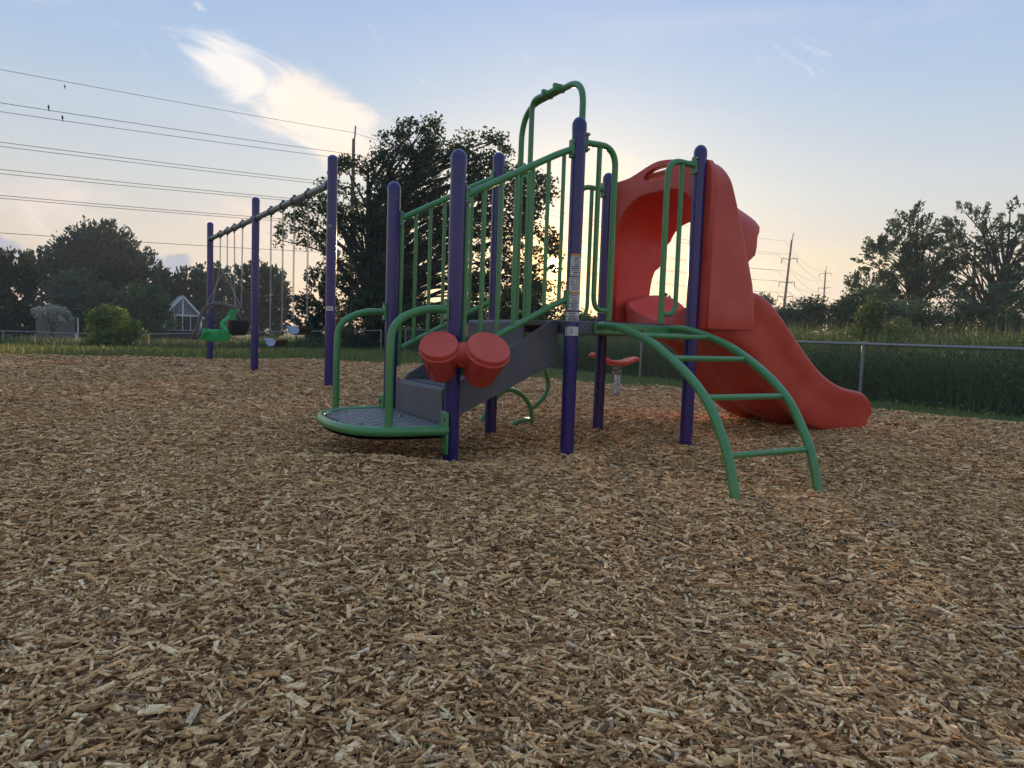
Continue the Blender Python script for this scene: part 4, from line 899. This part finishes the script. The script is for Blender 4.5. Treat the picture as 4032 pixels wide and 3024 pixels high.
# tall weeds behind the right fence, and grass
def blades(name, X, Y, Z, H, Wd, lm, lean=0.25, parent=None, rn=None, segs=2):
    n = len(X); ang = rng.uniform(0, 6.283, n); la = rng.uniform(0, 6.283, n); ln = np.abs(rng.normal(0, lean, n)) * H
    dx, dy = np.cos(ang) * Wd / 2, np.sin(ang) * Wd / 2; lx, ly = np.cos(la) * ln, np.sin(la) * ln; z0 = Z - 0.02
    V = np.stack([np.stack([X - dx, Y - dy, z0], -1), np.stack([X + dx, Y + dy, z0], -1), np.stack([X + dx * .7 + lx * .35, Y + dy * .7 + ly * .35, Z + H * .6], -1), np.stack([X - dx * .7 + lx * .35, Y - dy * .7 + ly * .35, Z + H * .6], -1), np.stack([X + lx, Y + ly, Z + H], -1)], 1)
    F1 = np.array([(0, 1, 2), (0, 2, 3), (3, 2, 4)]); k = np.arange(n) * 5
    me = pymesh(name, V.reshape(-1, 3), (F1[None] + k[:, None, None]).reshape(-1, 3)); attr(me, 'rnd', np.repeat(np.clip(rng.normal(0.45, 0.25, n) if rn is None else rn, 0, 1), 5))
    return link(name, me, lm, parent)
fl = [Vector((8.2, 4.4, 0)), Vector((6.2, 8.4, 0)), Vector((2.75, 14.9, 0)), Vector((-3.9, 25.0, 0))]
def along_fence(n, off_lo, off_hi, pw=1.0):
    segs = [(a, b, (b - a).length) for a, b in zip(fl, fl[1:])]; w = np.array([s_[2] for s_ in segs]); k = rng.choice(3, n, p=w / w.sum()); t = rng.random(n); off = off_lo + (off_hi - off_lo) * rng.random(n) ** pw
    A = np.array([[s_[0].x, s_[0].y] for s_ in segs])[k]; B = np.array([[s_[1].x, s_[1].y] for s_ in segs])[k]; D = B - A; Nn = np.stack([-D[:, 1], D[:, 0]], -1); Nn /= np.linalg.norm(Nn, axis=1, keepdims=True); Nn = -Nn
    Q = A + D * t[:, None] + Nn * off[:, None]; return Q[:, 0], Q[:, 1], off
x, y, off = along_fence(24000, 0.06, 3.2, 1.2)
h = rng.uniform(0.3, 0.95, len(x)) + 0.30 * lump(x * 2.3, y * 2.3) + 0.13 * np.minimum(off, 2)
tag(blades('tall_weeds', x, y, gz(x, y), np.maximum(h, 0.2), rng.uniform(0.006, 0.014, len(x)), LM['weed'], 0.4), 'tall green weeds and grass pressing against the right fence', 'weeds', kind='stuff')
# leafy weeds inside the same strip
n = 60000; x, y, off = along_fence(n, 0.03, 2.6, 1.3); z = rng.random(n) ** 0.8 * (0.62 + 0.16 * off + 0.30 * lump(x * 2.3, y * 2.3)) + 0.03
A = unit(n) * (0.034 * rng.uniform(0.5, 1.5, n))[:, None]; B = perp(A) * 0.013
tag(link('leafy_weeds', leaves_mesh('leafy_weeds', np.stack([x, y, z], -1), A, B, np.clip(rng.normal(0.4, 0.25, n), 0, 1)), LM['weed']), 'broad leafed weeds growing through the right fence', 'weeds', kind='stuff')
# meadow beyond
n = 42000; yy_ = rng.uniform(9, 42, n); xx_ = 6.2 - 0.52 * (yy_ - 8.4) + 2.4 + rng.random(n) ** 1.1 * (14 + 0.75 * yy_)
h = rng.uniform(0.65, 1.15, n) + 0.22 * lump(xx_ * 0.8, yy_ * 0.8) + 0.014 * yy_; sc_ = 0.6 + yy_ / 22
tag(blades('meadow_grass', xx_, yy_, gz(xx_, yy_), np.maximum(h, 0.2), rng.uniform(0.010, 0.022, n) * sc_, LM['weed'], 0.28), 'tall wild meadow grass beyond the right fence', 'grass', kind='stuff')
n = 4200; yy_ = rng.uniform(10, 34, n); xx_ = 6.2 - 0.52 * (yy_ - 8.4) + 2.6 + rng.random(n) * (10 + 0.7 * yy_)
tag(blades('seed_heads', xx_, yy_, gz(xx_, yy_), rng.uniform(0.8, 1.35, n) + 0.010 * yy_, rng.uniform(0.006, 0.012, n) * (0.6 + yy_ / 22), LM['straw'], 0.3), 'pale dry seed stalks scattered through the meadow', 'grass', kind='stuff')
# mown grass outside the mulch
def lawn(n, x0, x1, y0, y1, hl, hh, wl, wh, keep):
    x = rng.uniform(x0, x1, n); y = rng.uniform(y0, y1, n); k = ~inside(x, y) & keep(x, y); x, y = x[k], y[k]
    return x, y, rng.uniform(hl, hh, len(x)) * (1 + 0.4 * lump(x, y)), rng.uniform(wl, wh, len(x))
def right_of_fence(x, y): return x > 6.2 - 0.535 * (y - 8.4) - 0.05
a = lawn(60000, -34, -1, 13.5, 31, 0.06, 0.24, 0.014, 0.035, lambda x, y: ~right_of_fence(x, y) & (np.abs(x) < 0.80 * y + 1))
b = lawn(34000, -2, 8, 3.5, 18, 0.03, 0.075, 0.006, 0.014, lambda x, y: ~right_of_fence(x, y) & (edgedist(x, y) < 2.2) & (np.abs(x) < 0.80 * y + 1))
X, Y, Hh, Ww = (np.concatenate([p_, q]) for p_, q in zip(a, b))
tag(blades('mown_grass', X, Y, gz(X, Y) - 0.03, Hh, Ww, LM['grass'], 0.35), 'short green grass between the mulch and the fences', 'grass', kind='stuff')
n = 24000; x = rng.uniform(-36, -3, n); y = rng.uniform(28.2, 33.0, n)
tag(blades('rough_grass', x, y, gz(x, y), rng.uniform(0.25, 0.75, n), rng.uniform(0.02, 0.05, n), LM['weed'], 0.25), 'rough uncut grass along the back left fence', 'grass', kind='stuff')
n = 420; x, y, off = along_fence(n, -0.9, -0.02); A = unit(n) * 0.010; B = perp(A) * 0.010
tag(link('clover_flowers', leaves_mesh('clover_flowers', np.stack([x, y, rng.uniform(0.0, 0.07, n)], -1), A, B, rng.uniform(0.1, 0.9, n)), LM['white']), 'tiny white clover flowers in the grass strip by the right fence', 'flowers', kind='stuff')

# ------------------------------------------------------------------ shed and board fence
p = at(395, 712, 56); gsh = float(gz(p.x, 56)) - 0.1
sh = empty('garden_shed', (p.x, 56, p.z - 0.10), 0.55); tag(sh, 'small blue grey gabled garden shed with white trim and tall windows', 'shed')
w, dp, ev, rg = 1.35, 3.4, 1.25, 2.75
MB().prism([(-w, 0), (w, 0), (w, ev), (0, rg), (-w, ev)], 1, 0, dp).build('wall', shedwall, sh, smooth=False)
for s_ in (-1, 1):
    r = MB(); a = Vector((s_ * (w + 0.2), -0.15, ev - 0.22 * (rg - ev) / w + 0.04)); b = Vector((0, -0.15, rg + 0.05))
    r.add([a, b, b + Vector((0, dp + 0.3, 0)), a + Vector((0, dp + 0.3, 0)), a + Vector((0, 0, 0.08)), b + Vector((0, 0, 0.08)), b + Vector((0, dp + 0.3, 0.08)), a + Vector((0, dp + 0.3, 0.08))], [(0, 1, 2, 3), (4, 5, 6, 7), (0, 1, 5, 4), (2, 3, 7, 6), (0, 3, 7, 4), (1, 2, 6, 5)]); r.build('roof', shedroof, sh, smooth=False)
    t = MB(); n_ = (b - a).normalized(); t.obox((a + b) / 2 + Vector((0, -0.02, -0.02)), n_, (0, 1, 0), n_.cross(Vector((0, 1, 0))), (b - a).length / 2, 0.03, 0.07); t.build('barge_board', whitetrim, sh, smooth=False)
    MB().box(s_ * w - 0.07, -0.04, 0, s_ * w + 0.07, 0.0, ev).build('corner_board', whitetrim, sh, smooth=False)
MB().box(-w, -0.045, ev - 0.05, w, -0.002, ev + 0.06).build('trim_band', whitetrim, sh, smooth=False)
MB().box(-0.06, -0.04, ev + 0.06, 0.06, -0.003, rg - 0.12).build('gable_post', whitetrim, sh, smooth=False)
for i in range(4):
    x0 = -1.15 + i * 0.58; wn = MB().box(x0, -0.02, 0.12, x0 + 0.52, -0.004, ev - 0.1).build('window', darkglass, sh, smooth=False)
    MB().box(x0 - 0.045, -0.035, 0.05, x0 - 0.005, -0.006, ev - 0.05).build('mullion', whitetrim, wn, smooth=False)
bf = at(122, 715, 41); bo = empty('board_fence', (bf.x, 41, float(gz(bf.x, 41)) - 0.05)); tag(bo, 'weathered grey vertical board fence at the left below the white blossom', 'fence')
a0, a1 = at(80, 700, 41).x - bf.x, at(162, 700, 41).x - bf.x; zt_ = at(120, 692, 41).z - bo.location.z
bmesh_board = [MB().box(-0.065, -0.012, 0, 0.065, 0.012, zt_ + random.uniform(-0.05, 0.04)).mesh('board', False) for _ in range(4)]
for i, x in enumerate(np.arange(a0, a1, 0.145)):
    q = link('board', bmesh_board[i % 4], fencewood, bo); q.location = (x, random.uniform(-0.008, 0.008), 0)
for z in (0.35, zt_ - 0.3): MB().box(a0, 0.013, z, a1, 0.05, z + 0.09).build('rail', fencewood, bo, smooth=False)
pp_ = at(168, 690, 40); w_ = MB().tube([(0, 0, -0.2), (0, 0, 1.55)], 0.035, 8).build('marker_post', whitetrim); w_.location = (pp_.x, 40, float(gz(pp_.x, 40))); tag(w_, 'thin white marker post beside the grey board fence', 'post')

# ------------------------------------------------------------------ power line
P1, P2, P3 = at(757, 700, 60), at(1686, 700, 107), at(1776, 700, 146); P0 = P1 - (P2 - P1) * 1.0
poles = [Vector((q.x, q.y, 0)) for q in (P0, P1, P2, P3)]
ldir = (poles[2] - poles[1]).normalized(); ln = Vector((ldir.y, -ldir.x, 0))
def power_pole(loc, label, H, lean, arms):
    o = empty('power_pole', (loc.x, loc.y, -0.3)); tag(o, label, 'power pole', 'poles of the power line'); o.rotation_euler = (0, lean, 0)
    MB().tube([(0, 0, -0.5), (0, 0, H * 0.5), (0, 0, H)], [0.24, 0.19, 0.13], 14).build('pole', woodpole, o)
    MB().tube([(0, 0, H - 0.5), (0.10, 0, H + 0.3), (0.14, 0, H + 1.1)], 0.07, 8).build('top_bracket', steel, o)
    for z in arms:
        for s_ in (-1, 1):
            d_ = ln * s_; e = d_ * 1.25 + Vector((0, 0, z + 0.18)); MB().tube([Vector((0, 0, z)), d_ * 0.7 + Vector((0, 0, z + 0.16)), e], 0.055, 8).build('arm', woodpole, o)
            MB().lathe([(0.03, -0.75), (0.075, -0.7), (0.05, -0.6), (0.075, -0.5), (0.05, -0.4), (0.075, -0.3), (0.05, -0.2), (0.06, -0.1), (0.03, 0)], 10, Matrix.Translation(e)).build('insulator', mat('grey insulator', (0.12, 0.12, 0.13), 0.3), o)
ZT = at(757, 300, 60).z
power_pole(poles[1], 'wooden power pole top rising above the large maple', ZT + 0.3, 0.0, (13.2, 10.8, 8.4))
power_pole(poles[2], 'leaning wooden power pole standing right of the red slide', 17.2, 0.055, (14.2, 10.6, 8.4, 6.2))
power_pole(poles[3], 'most distant wooden power pole between slide and locust trees', 16.8, 0.0, (16.2, 13.2, 10.4, 7.8))
def on_line(px, py, off):                            # pixel ray meets the vertical plane of one wire
    d = pxdir(*pv(px, py)); c = poles[1] + ln * off; t = (c - Vector((0, 0, CAMZ))).dot(ln) / d.dot(ln); return Vector((0, 0, CAMZ)) + d * t
WIRES = [((0, 150), (785, 290), 0.0), ((0, 222), (700, 325), 1.1), ((0, 241), (700, 337), -1.1), ((0, 307), (655, 387), 1.1), ((0, 316), (655, 393), -1.1), ((0, 366), (600, 426), 1.1), ((0, 375), (600, 431), -1.1), ((0, 422), (545, 468), 1.1), ((0, 428), (545, 473), -1.1), ((0, 503), (660, 543), 0.3)]
NAMES = ['topmost', 'second highest', 'third highest', 'fourth highest', 'fifth highest', 'sixth highest', 'seventh highest', 'eighth highest', 'ninth highest', 'lowest']
wire_pts = []
for i, (a, b, off) in enumerate(WIRES):
    A, B = on_line(*a, off), on_line(*b, off); sl_ = lambda q: (q - poles[1]).dot(ldir); sa, sb = sl_(A), sl_(B); k = (B.z - A.z) / (sb - sa); S = (poles[2] - poles[1]).length
    c2 = 0.00045; f_ = lambda s_: A.z + k * (s_ - sa) + c2 * (s_ - sa) * (s_ - sb); z1 = f_(0.0); pts = [poles[1] + ln * off + ldir * s_ + Vector((0, 0, f_(s_) - poles[1].z)) for s_ in np.linspace(-S * 1.0, 0, 25)]
    for j in (1, 2):
        qa, qb = poles[j], poles[j + 1]; zA = z1 - (0.9 if j == 2 else 0.0); zB = z1 - 0.9
        for t in np.linspace(0, 1, 17)[1:]: pts.append(qa.lerp(qb, t) + ln * off + Vector((0, 0, zA + (zB - zA) * t - 4 * 1.3 * t * (1 - t))))
    e = empty('power_wire', pts[0]); bpy.data.objects.remove(e)
    o = MB().tube(pts, 0.016 if i == 0 else 0.019, 5).build('power_wire', wirem); tag(o, NAMES[i] + ' power wire crossing the sky at left', 'wire', 'wires of the power line'); wire_pts.append((A, B, f_, off))
def bird(p, label, fly=False):
    o = empty('bird', p, 0.4); o.scale = (0.75,) * 3 if not fly else (0.5,) * 3; tag(o, label, 'bird', 'small birds by the wires')
    MB().lathe([(0.005, -0.14), (0.04, -0.10), (0.075, -0.02), (0.085, 0.05), (0.07, 0.12), (0.055, 0.155), (0.06, 0.19), (0.05, 0.225), (0.02, 0.245)], 12).build('body', birdm, o)
    MB().tube([(0, 0, -0.08), (0.05, 0.0, -0.28)], [0.03, 0.035], 6).build('tail', birdm, o); MB().tube([(-0.05, 0, 0.205), (-0.10, 0, 0.20)], [0.015, 0.003], 6).build('beak', birdm, o)
    if fly:
        for s_ in (-1, 1): MB().add([(0, s_ * 0.05, 0.1), (-0.03, s_ * 0.32, 0.22), (0.06, s_ * 0.30, 0.2), (0.08, s_ * 0.05, -0.02), (0, s_ * 0.05, 0.12), (-0.03, s_ * 0.32, 0.23), (0.06, s_ * 0.30, 0.21), (0.08, s_ * 0.05, 0.0)], [(0, 1, 2, 3), (4, 5, 6, 7), (0, 1, 5, 4), (1, 2, 6, 5), (2, 3, 7, 6), (3, 0, 4, 7)]).build('wing', birdm, o)
for (px_, py_, i, lab) in ((105, 237, 1, 'small dark bird perched on the second highest wire'), (135, 261, 2, 'small dark bird perched on the third highest wire')):
    off = WIRES[i][2]; q = on_line(px_, py_, off); f_ = None; A, B = on_line(*WIRES[i][0], off), on_line(*WIRES[i][1], off); s_ = (q - poles[1]).dot(ldir); sa, sb = (A - poles[1]).dot(ldir), (B - poles[1]).dot(ldir)
    q.z = A.z + (B.z - A.z) / (sb - sa) * (s_ - sa) + 0.00045 * (s_ - sa) * (s_ - sb) + 0.15; bird(q, lab)
bird(on_line(140, 188, 2.0), 'small dark bird flying between the two highest wires', True)
print('chips', NCHIPS)

# ------------------------------------------------------------------ haze of the warm evening air
hz = MB().box(-260, -30, -2.2, 260, 260, 24).build('haze', None, None, smooth=False); tag(hz, 'thin evening haze filling the air', 'haze', kind='stuff')
hm = bpy.data.materials.new('evening haze'); hm.use_nodes = True; t = hm.node_tree; t.nodes.clear()
pvn = t.nodes.new('ShaderNodeVolumePrincipled'); pvn.inputs['Color'].default_value = (0.66, 0.84, 1.0, 1); pvn.inputs['Density'].default_value = 0.0009; pvn.inputs['Anisotropy'].default_value = 0.3
mo = t.nodes.new('ShaderNodeOutputMaterial'); t.links.new(pvn.outputs[0], mo.inputs['Volume']); hz.data.materials.append(hm)
